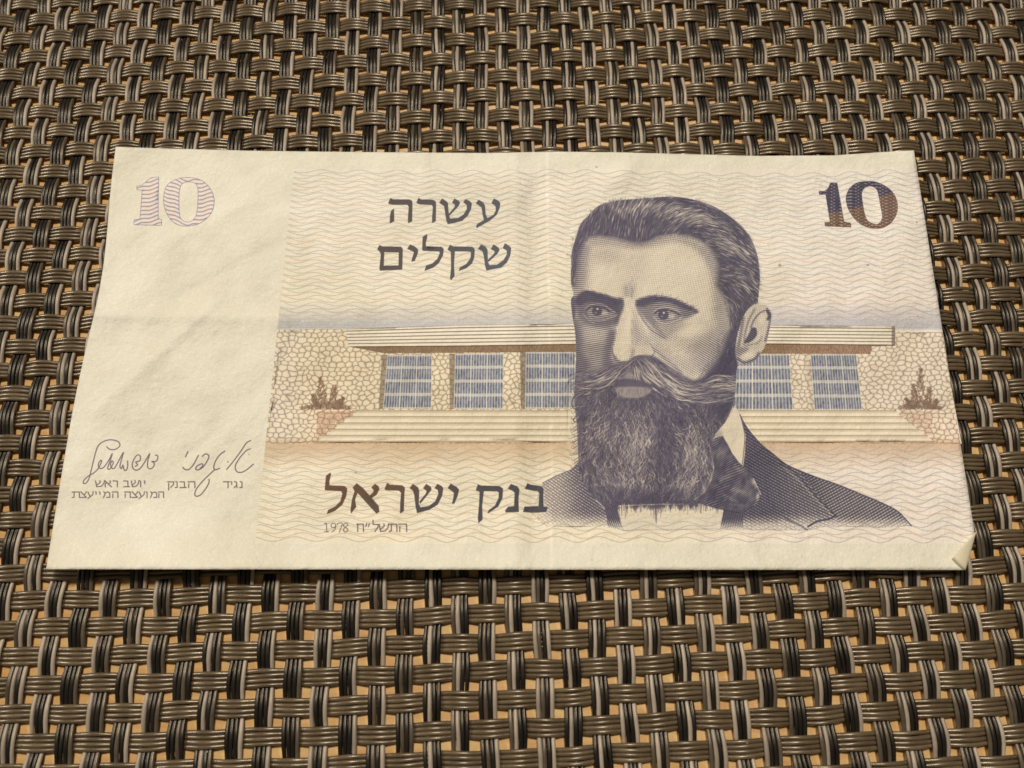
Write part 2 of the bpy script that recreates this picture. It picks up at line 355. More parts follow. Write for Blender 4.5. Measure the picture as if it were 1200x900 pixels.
# --- hair, beard and moustache as strokes following a direction field
LAY = lambda: np.zeros((TH,TW),np.float32)
def dfield(anch, pw=2.2):
    A = np.array(anch,float); th = np.radians(A[:,2])
    def f(p):
        d = (p[:,0:1]-A[:,0])**2+(p[:,1:2]-A[:,1])**2+9
        w = d**(-pw/1.0*.8); v = np.stack([(w*np.cos(th)).sum(1),(w*np.sin(th)).sum(1)],-1)
        return v/np.maximum(np.hypot(*v.T)[:,None],1e-6)
    return f
def strokes(poly, anch, n, L, w, a, seed, wav=0., curl=0., lam=14., prob=None, inset=None, both=False):
    r = np.random.RandomState(seed); P_ = np.asarray(poly); lo,hi = P_.min(0),P_.max(0)
    m,x0,y0 = fill(T(P_)); pts = []
    c = r.rand(n*6,2)*(hi-lo)+lo; t = T(c).astype(int)-[x0,y0]
    ok = (t[:,0]>=0)&(t[:,1]>=0)&(t[:,0]<m.shape[1])&(t[:,1]<m.shape[0]); c = c[ok]; t = t[ok]; c = c[m[t[:,1],t[:,0]]>.5]
    if prob is not None: c = c[r.rand(len(c))<prob(c)]
    c = c[:n]; n = len(c); f = dfield(anch); Ls = L*(.5+r.rand(n)); st = .42; ph = r.rand(n)*6.28*.35
    W = w*(.6+.8*r.rand(n)); al = a*(.55+.45*r.rand(n)); cu = curl*r.randn(n); out = []
    p = c.copy(); steps = int(L*1.5/st)
    for k in range(steps):
        s = k*st; live = s<Ls
        d = f(p[live]); an = np.arctan2(d[:,1],d[:,0])+wav*np.sin(6.28*s/lam+ph[live]+c[live,0]*.12+c[live,1]*.05)+cu[live]*s/np.maximum(Ls[live],1)
        p[live] += st*np.stack([np.cos(an),np.sin(an)],-1)
        tp = np.sin(np.pi*np.clip((s+.5)/Ls[live],.06,.97))**.7
        out.append(np.column_stack([p[live],W[live]*tp,al[live]]))
    return np.vstack(out)
def lay(o):
    l = LAY(); splat(l,T(o[:,:2]),np.maximum(o[:,2]*1.25,.3),o[:,3]); return l[sl]
def dark(l,a=1.):
    global PI_; PI_ = PI_+(1-PI_)*l*a
def light(l,a=1.):
    global PI_; PI_ = PI_*(1-l*a)
HA = [(672,330,-85),(674,300,-80),(682,272,-68),(695,262,-72),(712,262,-82),(735,262,-86),(752,268,-80),(770,262,-60),(790,258,-38),(815,258,-22),(840,262,15),(862,275,35),
      (800,272,-25),(830,278,12),(850,295,22),(875,300,38),(884,325,45),(862,320,12),(848,318,5),(858,345,40),(866,365,75),(862,385,88),(880,345,45),(878,282,45),(745,240,-60),(770,238,-35),(800,236,0),(835,248,28),(715,242,-70),(700,250,-62)]
hs = hairm
PI_ = PI_*(1-blur(hs,4.5))+blur(hs,4.5)*.88
def gauss(c,x,y,rx,ry,rot=0):
    dx,dy = c[:,0]-x,c[:,1]-y; k,s = np.cos(rot),np.sin(rot); return np.exp(-((dx*k+dy*s)/rx)**2-((-dx*s+dy*k)/ry)**2)
hp = lambda c: np.clip(.10+.95*gauss(c,733,247,26,9)+.95*gauss(c,802,253,34,8,.18)+.8*gauss(c,856,287,24,10,.5)+.35*gauss(c,868,325,18,12),0,1)
dark(lay(strokes(HAIR_IN,HA,1500,9,.75,.9,1,.08)))
light(lay(strokes(HAIR_IN,HA,2300,9,.62,.75,2,.10,.15,prob=hp)))
light(lay(strokes(HAIR_IN,HA,1300,6,.5,.30,3,.08)))
dark(lay(strokes(HAIR_IN,HA,1500,8,.55,.85,4,.08,.1)))
light(lay(strokes(HAIR_IN,HA,520,12,.72,1.0,5,.08,.1,prob=lambda c:hp(c)**1.6)))
dark(lay(strokes([(669,300),(690,250),(735,234),(800,230),(850,250),(888,300),(891,350),(886,350),(880,300),(845,258),(800,238),(740,242),(700,260),(680,300)],HA,1200,6,.6,.9,6)),.9)
# fuzzy edge against the paper and against the forehead
edge = [(668,300),(672,280),(690,250),(715,235),(765,230),(815,233),(853,251),(878,276),(889,305),(892,340),(887,340),(884,305),(873,280),(848,256),(812,238),(765,235),(720,240),(695,255),(677,282),(672,310)]
OUT_ = [(x,y,a) for x,y,a in HA]
fz = LAY(); o = strokes(edge,[(672,290,-140),(690,250,-115),(720,236,-80),(765,230,-50),(815,234,-30),(855,252,-5),(885,290,25),(890,330,40)],900,3.1,.5,.8,8); splat(fz,T(o[:,:2]),np.maximum(o[:,2]*1.25,.3),o[:,3])
HLN = [(676,318),(679,296),(686,281),(702,277),(722,279.5),(740,284),(750,286),(762,283),(774,277.5),(790,275),(808,277),(825,284),(836,296),(841,312),(840,332),(849,350),(855,372)]
hl,_s = dense(smooth(HLN),.15)
for k in range(1500):
    i_ = rs.randint(3,len(hl)-3); x,y = hl[i_]; tx_,ty_ = hl[i_+2]-hl[i_-2]; nl_ = math.hypot(tx_,ty_)+1e-6; nx_,ny_ = -ty_/nl_,tx_/nl_; L_ = 1.2+3.4*rs.rand()**1.6; jx = rs.randn()*.5
    pen(fz,[(x-nx_*2,y-ny_*2),(x+nx_*L_+jx,y+ny_*L_)],.45,.75,curve=False,taper=True)
# beard
PI_ = PI_*(1-blur(beard,4.0))+blur(beard,4.0)*.82
BA = [(680,450,150),(690,470,140),(700,490,118),(680,500,130),(682,530,115),(684,560,80),(700,570,60),(720,480,105),(740,480,95),(760,485,80),(740,520,95),(720,540,90),(760,540,92),(790,500,70),(800,520,65),
      (815,540,100),(828,560,110),(800,570,105),(770,580,100),(740,580,95),(710,585,70),(820,500,80),(840,480,100),(850,460,92),(855,430,90),(860,405,90),(845,420,105),(780,470,50),(800,480,60),(830,530,100)]
bp = lambda c: np.clip(.30+.9*gauss(c,745,515,22,26)+.9*gauss(c,812,515,18,22)+.6*gauss(c,735,560,40,12)+.7*gauss(c,812,560,20,20)+.5*gauss(c,700,510,16,30)-.25*gauss(c,775,520,8,40)-.4*gauss(c,850,440,14,40),0.03,1)
dark(lay(strokes(BEARD,BA,2400,13,.75,.95,11,.45,.25,15)))
light(lay(strokes(BEARD,BA,3400,11,.48,.55,12,.6,.5,12,prob=bp)))
dark(lay(strokes(BEARD,BA,3000,11,.55,.95,13,.6,.5,12)))
light(lay(strokes(BEARD,BA,900,13,.60,.85,14,.65,.8,11,prob=lambda c:bp(c)**2.2)))
dark(lay(strokes(BEARD,BA,500,12,.75,.95,16,.6,.8,12)))
dark(lay(strokes(BEARD,BA,1300,9,.45,.85,15,.4,.3,13)))
dark(blur(pm([(858,385),(846,415),(826,441),(815,450),(838,485),(856,480),(864,430),(866,400)]),4),.45)
dark(blur(pm([(690,574),(720,570),(770,578),(820,570),(812,590),(740,596),(700,590)]),3),.35)
# curls against the light at the beard's left side and its lower right
for k in range(60):
    y = 448+2.05*k+rs.randn(); x = 676+rs.randn()*1.5-2*(k%7==0); b = 4+5*rs.rand()
    pen(fz,[(x+6,y-4),(x+1,y-1),(x-b*.55,y+1.5),(x-b*.8,y-.2-2.0*rs.rand())],.55,.85,taper=True)
pen(fz,[(676,463),(671,468),(671,477),(677,480),(683,478),(689,474)],1.1,.9); pen(fz,[(674,490),(672,493),(678,494),(684,489)],.9,.9); pen(fz,[(672,444),(667,445),(666,449),(669,446)],.8,.8); pen(fz,[(681,436),(674,438),(668,440)],.8,.8)
for k in range(44):
    t = k/43; x = 836-26*t**1.6; y = 518+68*t**.8; pen(fz,[(x-5,y-5),(x,y-1),(x+2.5*rs.rand(),y+3)],.5,.8,taper=True)
# moustache
MO = [(744,419),(735,424),(722,427),(705,430),(688,433),(674,437),(670,444),(676,452),(690,456),(704,456),(716,452),(724,446),(732,441),(742,441),(752,445),(764,452),(780,461),(800,470),(822,474),(845,473),(858,466),(862,450),(856,440),(840,441),(826,446),(812,448),(798,441),(782,430),(768,419),(756,416)]
PI_ = PI_*(1-pm(MO,1.2))+pm(MO,1.2)*.80
MA = [(742,424,150),(728,430,150),(712,438,150),(698,447,165),(682,446,185),(690,436,165),(716,447,150),(745,428,60),(756,424,40),(768,428,42),(782,440,38),(800,450,25),(820,456,0),(840,452,-12),(855,452,5),(765,442,45),(785,456,30),(805,464,12),(830,466,-8),(850,462,-10)]
dark(lay(strokes(MO,MA,900,15,.8,.95,21,.15,.1,18)))
light(lay(strokes(MO,MA,700,15,.6,.68,22,.18,.12,18)))
dark(lay(strokes(MO,MA,650,13,.5,.9,23,.15,.1)))
light(lay(strokes(MO,MA,120,20,.8,.95,24,.15,.1,18,prob=lambda c:np.clip(gauss(c,752,430,14,10)+gauss(c,778,448,20,6,.6)+.8*gauss(c,708,444,16,6,-.5)+.6*gauss(c,840,450,18,6),0,1))))
L2 = LAY()
for pts in ([(746,421),(752,430),(756,440)],[(750,420),(760,429),(768,442),(778,452)],[(757,420),(768,432),(780,446),(794,458)],[(778,442),(790,452),(798,462)],[(741,424),(730,432),(722,442),(712,452),(700,457)],[(728,434),(718,446),(706,454),(692,455)],[(782,439),(792,447),(806,452),(820,452)],[(812,470),(828,472),(845,469)],[(826,446),(838,440),(850,441),(857,446)],[(822,452),(836,446),(850,447)],[(744,426),(748,436),(750,443)],[(762,424),(772,434),(784,440)]):
    pen(L2,pts,.75,.9,taper=True)
light(L2[sl],.9)
PI_ = PI_*head*(1-ear)+EARP*ear
# mouth
def tint_(poly,v,r,a=1.):
    global PI_
    m = pm(poly,r)*a; PI_ = PI_*(1-m)+v*m
tint_([(729,443),(737,436),(744,443),(742,446),(732,446)],.50,1.0); tint_([(722,446),(732,444),(745,445),(762,450),(768,453),(758,455),(735,454),(721,453)],.86,.8)
tint_([(722,455),(735,453.5),(752,453.8),(763,456),(758,463),(748,466),(733,466),(724,462)],.42,1.0)
for x in np.arange(722,762,1.9):
    l = LAY() if x==722 else l; pen(l,[(x,455.5),(x+.4,464.5)],.45,.45,curve=False)
dark(l[sl],.8); tint_([(718,467),(740,467.5),(762,466),(756,470),(730,471)],.88,1.2,.8)
l = LAY()
for k in range(60):
    x = 724+37*rs.rand(); pen(l,[(x,454.5+rs.rand()*2),(x+.3*rs.randn(),458+7*rs.rand())],.4,.5,curve=False)
for k in range(46):
    x = 728+18*rs.rand(); pen(l,[(x,440+5*rs.rand()),(x+(x-738)*.18,446+2*rs.rand())],.4,.6,curve=False)
dark(l[sl],.7)
bh = LAY()
for pl,n_ in (([(676,354),(687,344),(700,346),(716,351),(729,356)],260),([(744,358),(756,352),(770,350),(786,352),(802,359),(815,364)],260)):
    pp,_s = dense(smooth(pl),.2)
    for k in range(n_):
        x,y = pp[rs.randint(len(pp))]+rs.randn(2)*[.8,2.0]; a_ = (-.5 if x>740 else -2.6)+rs.randn()*.35; L_ = 2.5+3*rs.rand()
        pen(bh,[(x,y),(x+L_*np.cos(a_),y+L_*np.sin(a_)*.7)],.45,.75,curve=False)
pp,_s = dense(smooth([(860,388),(851,402),(846,416),(838,429),(827,441)]),.2)
for k in range(520):
    x,y = pp[rs.randint(len(pp))]+rs.randn(2)*[4,3.2]+[-2,-1]; pen(bh,[(x,y),(x-1.5+rs.randn(),y+3.2)],.45,.6,curve=False)
dark(bh[sl]*(1-ear),.85)
# --- clothes
def hatch(poly, dirs, tone_, r=.8, seed=0, tn=None):
    """cross-hatching, one set of lines per (angle, pitch, width); darkness from the tone field"""
    global PI_
    m = pm(poly,0,False); t = np.full(PX.shape,tone_,np.float32) if tn is None else tn
    o = np.zeros_like(m)
    for ki,(a,pt,w_,bend) in enumerate(dirs):
        th = np.radians(a); qv = -PX*np.sin(th)+PY*np.cos(th); al = PX*np.cos(th)+PY*np.sin(th)
        qv = qv+bend*((al-al.mean())/100.)**2
        d = np.abs(qv/pt-np.round(qv/pt))*2; o = np.maximum(o,np.clip((w_*t*(1.0 if ki==0 else .62)-d)*2.2+.5,0,1)*(1 if ki==0 else .8))
    PI_ = PI_*(1-m)+m*np.clip(.72*o+.34*t,0,1)
fd = lambda y0,y1: 1-sstep(y0,y1,PY)
LS = [(636,566),(651,558),(662,553.5),(670,550),(677.5,542),(680,560),(690,577),(700,588),(711,599),(712,617),(640,617),(622,600)]
t_ = (.30+.35*sstep(650,690,PX))*fd(598,618)*sstep(632,648,PX+.2*(600-PY)); hatch(LS,[(30,3.0,1,3),(-33,3.4,.9,-2),(62,4.,.4,0)],.5,tn=t_)
t_ = fd(606,622)*.85; hatch([(706,588),(724,592),(727,606),(731,621),(712,618),(711,604)],[(70,2.2,1,0),(-35,2.6,.7,0)],.8,tn=t_)
SHIRT = [(722,590),(768,588),(812,585),(848,597),(844,620),(730,622)]
by_ = 586+9*vnoise(PX/3.4,PX*0+7,97)+5*vnoise(PX/1.1,PX*0+3,98)*vnoise(PX/7,PX*0+5,99); m = pm(SHIRT,.6,False)*sstep(0,4,PY-by_+(PX>812)*2); PI_ = np.where((PY>584)&(PX>712)&(PX<846)&(beard<.5)&(pm(SHIRT,0,False)>.5),np.maximum(PI_,.72),PI_); PI_ = PI_*(1-m)+m*.05
sh = LAY()
for k in range(620):
    x = 716+rs.rand()*126; y0_ = 586+rs.rand()*4; L_ = (2+min(11,rs.exponential(3.2)))*(1.5 if abs(x-768)<6 or x<735 else 1); pen(sh,[(x,y0_),(x+.3,y0_+L_)],.5,.75,curve=False)
pen(sh,[(768,588),(768.6,598),(769,613)],1.6,.8)
dark(sh[sl]*fd(604,620),.9)
COAT = [(866.5,485),(870,494),(876,502),(884,512),(892,520.7),(906,532),(914,539),(922.7,545),(950.7,557),(983,568.5),(1011,580),(1028,586),(1039,592),(1047,596),(1053,600),(1060,608),(1068,616),(1030,618),(975,616),(946,621),(900,621),(871,621),(870,598),(888,586),(892,579),(884,562),(871,547),(873,530),(874,511),(871,498)]
t_ = .85-.22*sstep(880,960,PX)-.12*sstep(960,1060,PX); t_ = t_*(1-.92*sstep(600,619,PY+.02*(PX-900)))
t_ = t_*np.where(PX<930,1,1-.15*sstep(985,1010,PX))
hatch(COAT,[(33,3.1,.95,4),(-38,3.4,.85,3),(80,5,.3,0)],.7,tn=t_)
t_ = (.78-.2*sstep(930,985,PX))*fd(600,640); hatch([(935,550),(951,557),(983,568.5),(1011,580),(1039,592),(1053,600),(1060,608),(1068,616),(1030,619),(984,612),(960,582)],[(-28,3.2,1,4),(68,3.4,.8,0)],.6,tn=t_*(1-.8*sstep(604,618,PY)))
cl = LAY(); pen(cl,[(922,545),(938,560),(955,580),(970,595),(979,604)],1.3,.85); pen(cl,[(979,604),(972,608),(958,611),(947,617)],2.2,.95); pen(cl,[(866.5,485),(876,502),(892,520.7),(906,532),(922.7,545),(950.7,557),(983,568.5),(1011,580),(1039,592),(1053,600),(1068,616)],1.3,.9)
pen(cl,[(636,566),(651,558),(662,553.5),(670,550),(677.5,542)],1.,.7)
pen(cl,[(946,621),(938,616),(925,610),(915,603)],1.4,.8)
dark(cl[sl],.9)
tl = LAY(); pen(tl,[(918,548),(936,563),(953,582),(968,597),(976,604)],.8,.8); light(tl[sl],.7)
COL = [(837,510),(850,495),(857,484),(861,475),(864,480),(867.5,486),(872.5,508),(872,522),(870,543),(867,546),(858,531),(847.5,513)]
m = pm(COL,.25,False); ds = np.clip(.55-np.hypot(((PX+PY*.3)/2.6)%1-.5,((PY-PX*.2)/2.6)%1-.5)*2.0,0,1)*.5
PI_ = PI_*(1-m)+m*np.clip(.06+ds*.8+.25*(1-sstep(0,6,PX-844+.0*PY))*sstep(500,510,PY),0,1)
cl = LAY(); pen(cl,[(867,485),(872.5,508),(872,524),(870,544)],.8,.8); dark(cl[sl])
BOW = [(834,520),(838,513),(847,511),(853,521),(858,531),(866,542),(872,547),(880,556),(886,568),(892,581),(888,590),(878,596),(866,601),(855,599),(840,596),(825,591),(812,587),(826,577),(834,562),(837,548),(834,532)]
m = pm(BOW,.3,False); bt = np.full(PX.shape,.80,np.float32)
for (x,y,rx,ry,ro,v) in ((864,575,12,3,.2,.52),(884,566,6,2.4,1.0,.30),(888,582,2,5,.1,.25),(850,560,9,3,-.6,.60),(845,535,7,9,.3,.66),(862,590,14,4,-.1,.92),(840,580,12,7,0,.95),(868,552,9,3,.7,.62),(852,575,10,2,-.9,.93),(874,568,8,2,1.1,.95),(858,585,10,2,.5,.62),(842,566,8,2,.9,.90),(848,548,3,8,.2,.90),(878,576,3,8,-.4,.66),(838,542,2,8,.1,.92),(866,592,10,1.6,.1,.66)):
    dx,dy = PX-x,PY-y; c_,s_ = np.cos(ro),np.sin(ro); g = np.exp(-((dx*c_+dy*s_)/rx)**2-((-dx*s_+dy*c_)/ry)**2); bt = bt*(1-g)+v*g
bt = bt+.22*(vnoise(PX/3.2+PY/6,PY/5,88)-.5); qb = (PX*.5+PY*.87+2.2*np.sin(PX/9+PY/14))/2.3; d = np.abs(qb-np.round(qb))*2; qc = (PX*.8-PY*.6)/2.6; d_2 = np.abs(qc-np.round(qc))*2; PI_ = PI_*(1-m)+m*np.clip(.55*np.maximum(np.clip((bt*.95-d)*2.2+.5,0,1),.7*np.clip((bt*.6-d_2)*2.2+.5,0,1))+.52*bt,0,1)
t_ = fd(606,624)*.9; hatch([(848,597),(871,598),(871,622),(844,620)],[(80,2.0,1,0),(-40,2.6,.6,0)],.8,tn=t_)
PI_ = np.maximum(PI_,fz[sl]*(1-pm(SHIRT,.3,False)*.5))
# the figure hides the printed field behind it
cover = np.zeros((TH,TW),np.float32)
for p_,k_ in ((HEAD,1.),(COL,1.),(BOW,1.),(COAT,.75),(SHIRT,.75),(LS,.75)): cover[sl] = np.maximum(cover[sl],pm(p_,0,False)*(1 if k_==1. else k_*fd(600,622)))
halo = np.zeros((TH,TW),np.float32); halo[sl] = pm([(676,450),(668,460),(666,500),(668,540),(676,550),(682,500)],1.2)*.45
ink(np.maximum(cover,halo),(.945,.895,.785),.93)
full_pi = np.zeros((TH,TW),np.float32); full_pi[sl] = PI_
INKP = lerpc([.300,.270,.385],[.25,.24,.35],sstep(660,1050,SX))
ink(np.clip(full_pi,0,1)**.92,INKP*.84,.95)
# --- lettering
def tr(pts,ox,oy,s): return [(ox+x/s,oy+y/s) for x,y in pts]
G6 = [ [(150,105),(165,72),(185,82),(300,82),(318,92),(320,110),(318,235),(290,250),(288,215),(294,135),(285,120),(175,118),(152,112)], [(190,145),(192,235),(160,252),(162,200),(168,165)],
 [(348,105),(362,70),(382,82),(460,84),(480,92),(486,110),(484,235),(458,248),(458,210),(464,135),(455,120),(370,117),(352,110)],
 [(508,105),(528,75),(560,96),(570,108),(572,150),(578,195),(585,216),(640,213),(680,187),(702,150),(702,122),(677,102),(692,80),(722,92),(738,110),(732,150),(710,195),(670,232),(620,246),(568,256),(558,230),(550,180),(543,130)],
 [(598,105),(615,75),(648,93),(655,108),(640,135),(580,197),(572,188),(614,138),(620,122)],
 [(875,108),(893,75),(925,92),(938,108),(932,145),(912,190),(870,227),(770,284),(768,268),(778,252),(822,228),(812,180),(806,138),(765,110),(785,83),(818,105),(830,125),(835,190),(848,213),(890,190),(906,160),(905,130)],
 [(283,430),(303,398),(340,415),(360,435),(358,460),(335,515),(312,520),(318,495),(330,455),(318,445)],
 [(388,435),(392,345),(422,325),(424,350),(414,385),(415,412),(525,415),(540,430),(535,475),(505,530),(465,562),(405,585),(415,548),(460,532),(495,500),(512,460),(508,448),(395,443)],
 [(566,435),(584,400),(605,412),(740,415),(758,430),(755,490),(740,530),(700,565),(645,585),(655,560),(700,535),(728,495),(732,455),(722,448),(618,447),(612,540),(616,620),(592,650),(584,640),(592,560),(590,450)],
 [(780,430),(803,398),(838,418),(848,440),(850,520),(862,545),(915,540),(960,510),(985,465),(982,440),(955,425),(970,390),(1000,408),(1014,425),(1008,475),(985,525),(945,560),(890,572),(840,582),(830,545),(822,480),(812,445)],
 [(870,432),(890,398),(925,420),(932,438),(918,465),(855,522),(848,510),(892,465),(900,447)] ]
G4 = [ [(82,135),(88,70),(108,55),(112,62),(104,95),(104,115),(175,118),(188,130),(183,165),(165,205),(130,235),(92,250),(98,230),(130,215),(155,190),(165,155),(160,143),(85,138)],
 [(213,125),(232,105),(262,128),(335,212),(338,238),(325,248),(236,150),(230,165),(224,185),(230,215),(205,248),(203,230),(210,180),(222,143)], [(300,125),(318,108),(336,120),(338,135),(325,160),(295,180),(285,168),(308,150),(312,138)],
 [(362,132),(375,103),(388,112),(445,115),(458,125),(455,160),(453,235),(435,248),(436,200),(440,150),(430,140),(370,138)],
 [(480,128),(495,108),(520,125),(525,140),(523,200),(530,218),(570,212),(600,190),(615,155),(612,137),(597,128),(610,108),(630,118),(638,130),(632,165),(612,205),(575,228),(515,245),(508,215),(502,160),(495,140)], [(543,128),(558,108),(580,122),(583,135),(572,150),(530,202),(525,192),(555,155),(560,142)],
 [(658,128),(672,107),(700,122),(712,135),(705,165),(690,200),(678,202),(684,180),(688,150),(676,140)],
 [(790,138),(800,110),(815,116),(900,118),(918,130),(915,175),(895,215),(845,248),(850,232),(880,210),(897,175),(898,148),(890,142),(828,142),(820,210),(822,275),(803,292),(800,270),(806,200),(808,145)],
 [(940,130),(955,108),(985,120),(995,135),(990,180),(992,240),(930,242),(928,232),(942,215),(970,212),(972,150),(965,142)],
 [(1020,132),(1032,105),(1048,112),(1095,118),(1108,130),(1106,170),(1108,215),(1128,218),(1120,240),(1012,240),(1018,215),(1085,212),(1088,150),(1080,142)] ]
TX = np.zeros((TH,TW),np.float32)
for g in G6: TX = np.maximum(TX,full(tr(g,430,220,6.)))
TX = np.maximum(TX,full(tr([(72,432),(88,402),(108,412),(240,415),(252,430),(248,575),(90,583),(88,560),(98,470),(90,450)],430,220,6.),[tr([(122,452),(118,548),(222,546),(224,455)],430,220,6.)]))
ink(TX,lerpc([.30,.26,.25],[.30,.31,.35],sstep(440,600,SX)),.93)
TX[:] = 0
for g in G4: TX = np.maximum(TX,full(tr(g,360,540,4.)))
ink(TX,lerpc([.36,.25,.16],[.24,.23,.27],sstep(-20,45,(SX-450)*.35+(SY-580)*.9)),.93)
HEB = {'ה':[[(0,.05),(.8,.05),(.82,1)],[(.1,.35),(.08,1)]],'ת':[[(0,.05),(.8,.05),(.82,1)],[(.22,.05),(.22,.92),(0,1)]],'ש':[[(0,.05),(.12,.98),(.6,.9),(.88,.45),(.92,0)],[(.45,0),(.5,.3),(.14,.7)]],
 'ל':[[(.1,-.45),(.1,.08),(.8,.1),(.75,.45),(.35,1)]],'ח':[[(0,.05),(.8,.05),(.82,1)],[(.14,.05),(.12,1)]],'"':[[(.25,-.05),(.15,.35)],[(.6,-.05),(.5,.35)]],'י':[[(.1,.03),(.38,.12),(.3,.48)]],
 'ו':[[(.05,.03),(.38,.1),(.38,1)]],'ב':[[(0,.05),(.62,.08),(.66,.95)],[(0,.97),(.88,.97)]],'ר':[[(0,.05),(.72,.08),(.72,1)]],'א':[[(.02,0),(.82,1)],[(.65,0),(.7,.3),(.45,.52)],[(.18,.28),(.06,.65),(.1,1)]],
 'נ':[[(.1,.03),(.48,.1),(.48,.95),(0,.97)]],'ג':[[(.1,.03),(.45,.1),(.55,1)],[(.45,.62),(.02,1)]],'ד':[[(0,.05),(.88,.05)],[(.66,.05),(.66,1)]],'ק':[[(0,.05),(.8,.08),(.76,.5),(.4,.95)],[(.14,.3),(.12,1.35)]],
 'מ':[[(.06,0),(.25,.3),(.04,1)],[(.2,.25),(.55,.04),(.8,.2),(.82,.96),(.42,.96)]],'ע':[[(0,.05),(.32,.82)],[(.75,0),(.7,.5),(0,1.15)]],'צ':[[(.02,0),(.75,.95),(0,.97)],[(.75,0),(.7,.25),(.42,.5)]]}
SM = np.zeros((TH,TW),np.float32)
def small(ch,x0,x1,y0,y1,w,layer):
    for s in HEB[ch]:
        pen(layer,[(x0+a*(x1-x0)/.85,y0+b*(y1-y0)) for a,b in s],w,.95,curve=False)
for row in ([('ש',42,51.5),('א',52.5,61),('ר',62.5,68.5),('ב',75,81.5),('ש',84,92),('ו',93.5,96.5),('י',98.5,101.5)],): 
    for ch,a,b in row: small(ch,70+a,70+b,563.2,570.6,1.2,SM)
for ch,a,b in [('ת',14.5,23.5),('צ',24.5,32),('ע',33,40),('י',41.5,44.5),('י',46,49),('מ',51,59),('ה',61.5,68.5),('ה',76,83),('צ',84.5,92),('ע',93,100),('ו',101,104),('מ',106,114),('ה',115.5,122)]: small(ch,70+a,70+b,576.2,583.2,1.2,SM)
for ch,a,b in [('ד',755,820),('י',835,860),('ג',870,920),('נ',932,975),('ק',152,222),('נ',235,270),('ב',285,350),('ה',372,450)]: small(ch,180+a/9.23,180+b/9.23,564.2,571.6,1.25,SM)
for k,(ch,a,b) in enumerate([('ח',232,265),('"',270,300),('ל',305,335),('ש',338,378),('ת',385,422),('ה',430,468)]): small(ch,360+a/4,360+b/4,613.8,623,1.3,SM)
for st in ([[(80,296),(90,292),(92,332)],[(82,333),(100,333)]], [[(134,303),(126,313),(114,310),(112,300),(121,293),(132,296),(134,308),(128,324),(116,334)]], [[(141,300),(143,294),(164,294),(151,334)]], [[(178,312),(170,305),(172,296),(182,292),(190,297),(187,305),(172,318),(170,327),(178,333),(188,330),(190,320),(178,312)]]):
    for s in st: pen(SM,tr(s,360,540,4.),1.0,.92,curve=len(s)>3)
ink(SM,(.33,.27,.28),.85)
SG = np.zeros((TH,TW),np.float32)
a1 = [(550,235),(580,262),(630,270),(680,250),(705,215),(690,180),(640,158),(570,155),(500,180),(450,225),(420,300),(395,400),(365,520),(345,600),(315,655),(285,668),(275,650),(290,620),(340,575),(400,540),(450,490),(490,410),(480,395),(455,430),(455,465),(480,490),(520,470),(570,400),(615,315),(590,400),(562,480),(575,500),(600,480),(628,420),(610,402),(595,440),(605,480),(635,490),(680,420),(745,300),(725,380),(705,460),(722,492),(740,450),(752,500),(775,512),(795,470),(795,400)]
a2 = [(885,465),(912,445),(890,415),(935,400),(945,350),(910,330),(870,380),(850,440),(860,490),(900,510),(950,480),(1010,390),(1055,315),(1032,400),(1030,470),(1060,495),(1100,465),(1105,425),(1078,408),(1130,405),(1150,360),(1140,335),(1120,335)]
for s in (a1,a2): pen(SG,tr(s,70,500,10.),1.15,.95)
for s in ([(370,270),(345,325)],[(315,440),(340,462),(380,462),(430,410),(485,310)],[(525,320),(560,295),(595,310),(590,350),(540,430),(490,465),(455,460),(470,425),(520,402),(532,420),(500,455)],[(770,265),(720,300),(670,370),(650,440),(670,465),(715,450)],[(660,465),(600,520),(520,600),(460,680),(445,735),(465,752),(510,735),(570,660),(600,600),(598,570)],[(803,378),(807,384)],[(790,462),(850,390),(940,270),(1000,180),(1050,148)],[(1045,240),(1000,260),(930,340),(885,420),(895,480),(940,495),(1000,470),(1080,405)]):
    pen(SG,tr(s,180,500,9.23),1.25,.95)
ink(SG,(.34,.28,.36),.85)
# --- numerals
one_r = tr([(170,295),(225,292),(262,265),(285,210),(350,210),(420,600),(485,612),(490,652),(232,642),(228,602),(282,605),(238,325),(175,325)],940,190,8.571)
zo_r = smooth(tr([(650,195),(740,200),(850,250),(920,320),(955,410),(950,510),(900,600),(820,655),(740,665),(650,650),(560,600),(480,500),(445,400),(450,320),(490,250),(560,205)],940,190,8.571),True,6)
zi_r = smooth(tr([(625,260),(680,238),(730,255),(762,300),(785,420),(805,530),(800,580),(765,620),(710,618),(660,590),(630,530),(605,400),(598,310)],940,190,8.571),True,6)
NR = np.maximum(full(one_r),full(zo_r,[zi_r]))
wv = np.abs(((SY+1.2*np.sin(SX/2.3)-.25*SX)/3.7)%1-.5)*2; wx = np.abs(((SY+1.2*np.sin(SX/2.3+2.6)+.15*SX)/3.7)%1-.5)*2; wv = np.minimum(wv,wx)
ncol = lerpc([.23,.21,.31],[.45,.33,.26],sstep(-3,3,SY-np.interp(SX,[960,985,1005,1025,1050],[250,248,243,233,224])))
ink(NR,ncol,.70); ink(NR*np.clip((.52-wv)*4,0,1),ncol*.80,.80); ink(NR*np.clip((wv-.62)*5,0,1),(.88,.78,.70),.50)
oz = np.zeros((TH,TW),np.float32)
for p_ in (one_r,zo_r,zi_r): pen(oz,list(p_)+[p_[0]],.9,.9,curve=False)
ink(oz,ncol*.85,.8)
one_l = tr([(480,655),(500,650),(530,625),(558,622),(556,768),(568,772),(568,792),(470,790),(472,772),(492,770),(500,668),(482,668)],0,0,3.)
zo_l = smooth(tr([(665,624),(710,635),(740,665),(753,705),(742,750),(702,785),(650,795),(608,780),(582,740),(575,700),(585,655),(620,630)],0,0,3.),True,6)
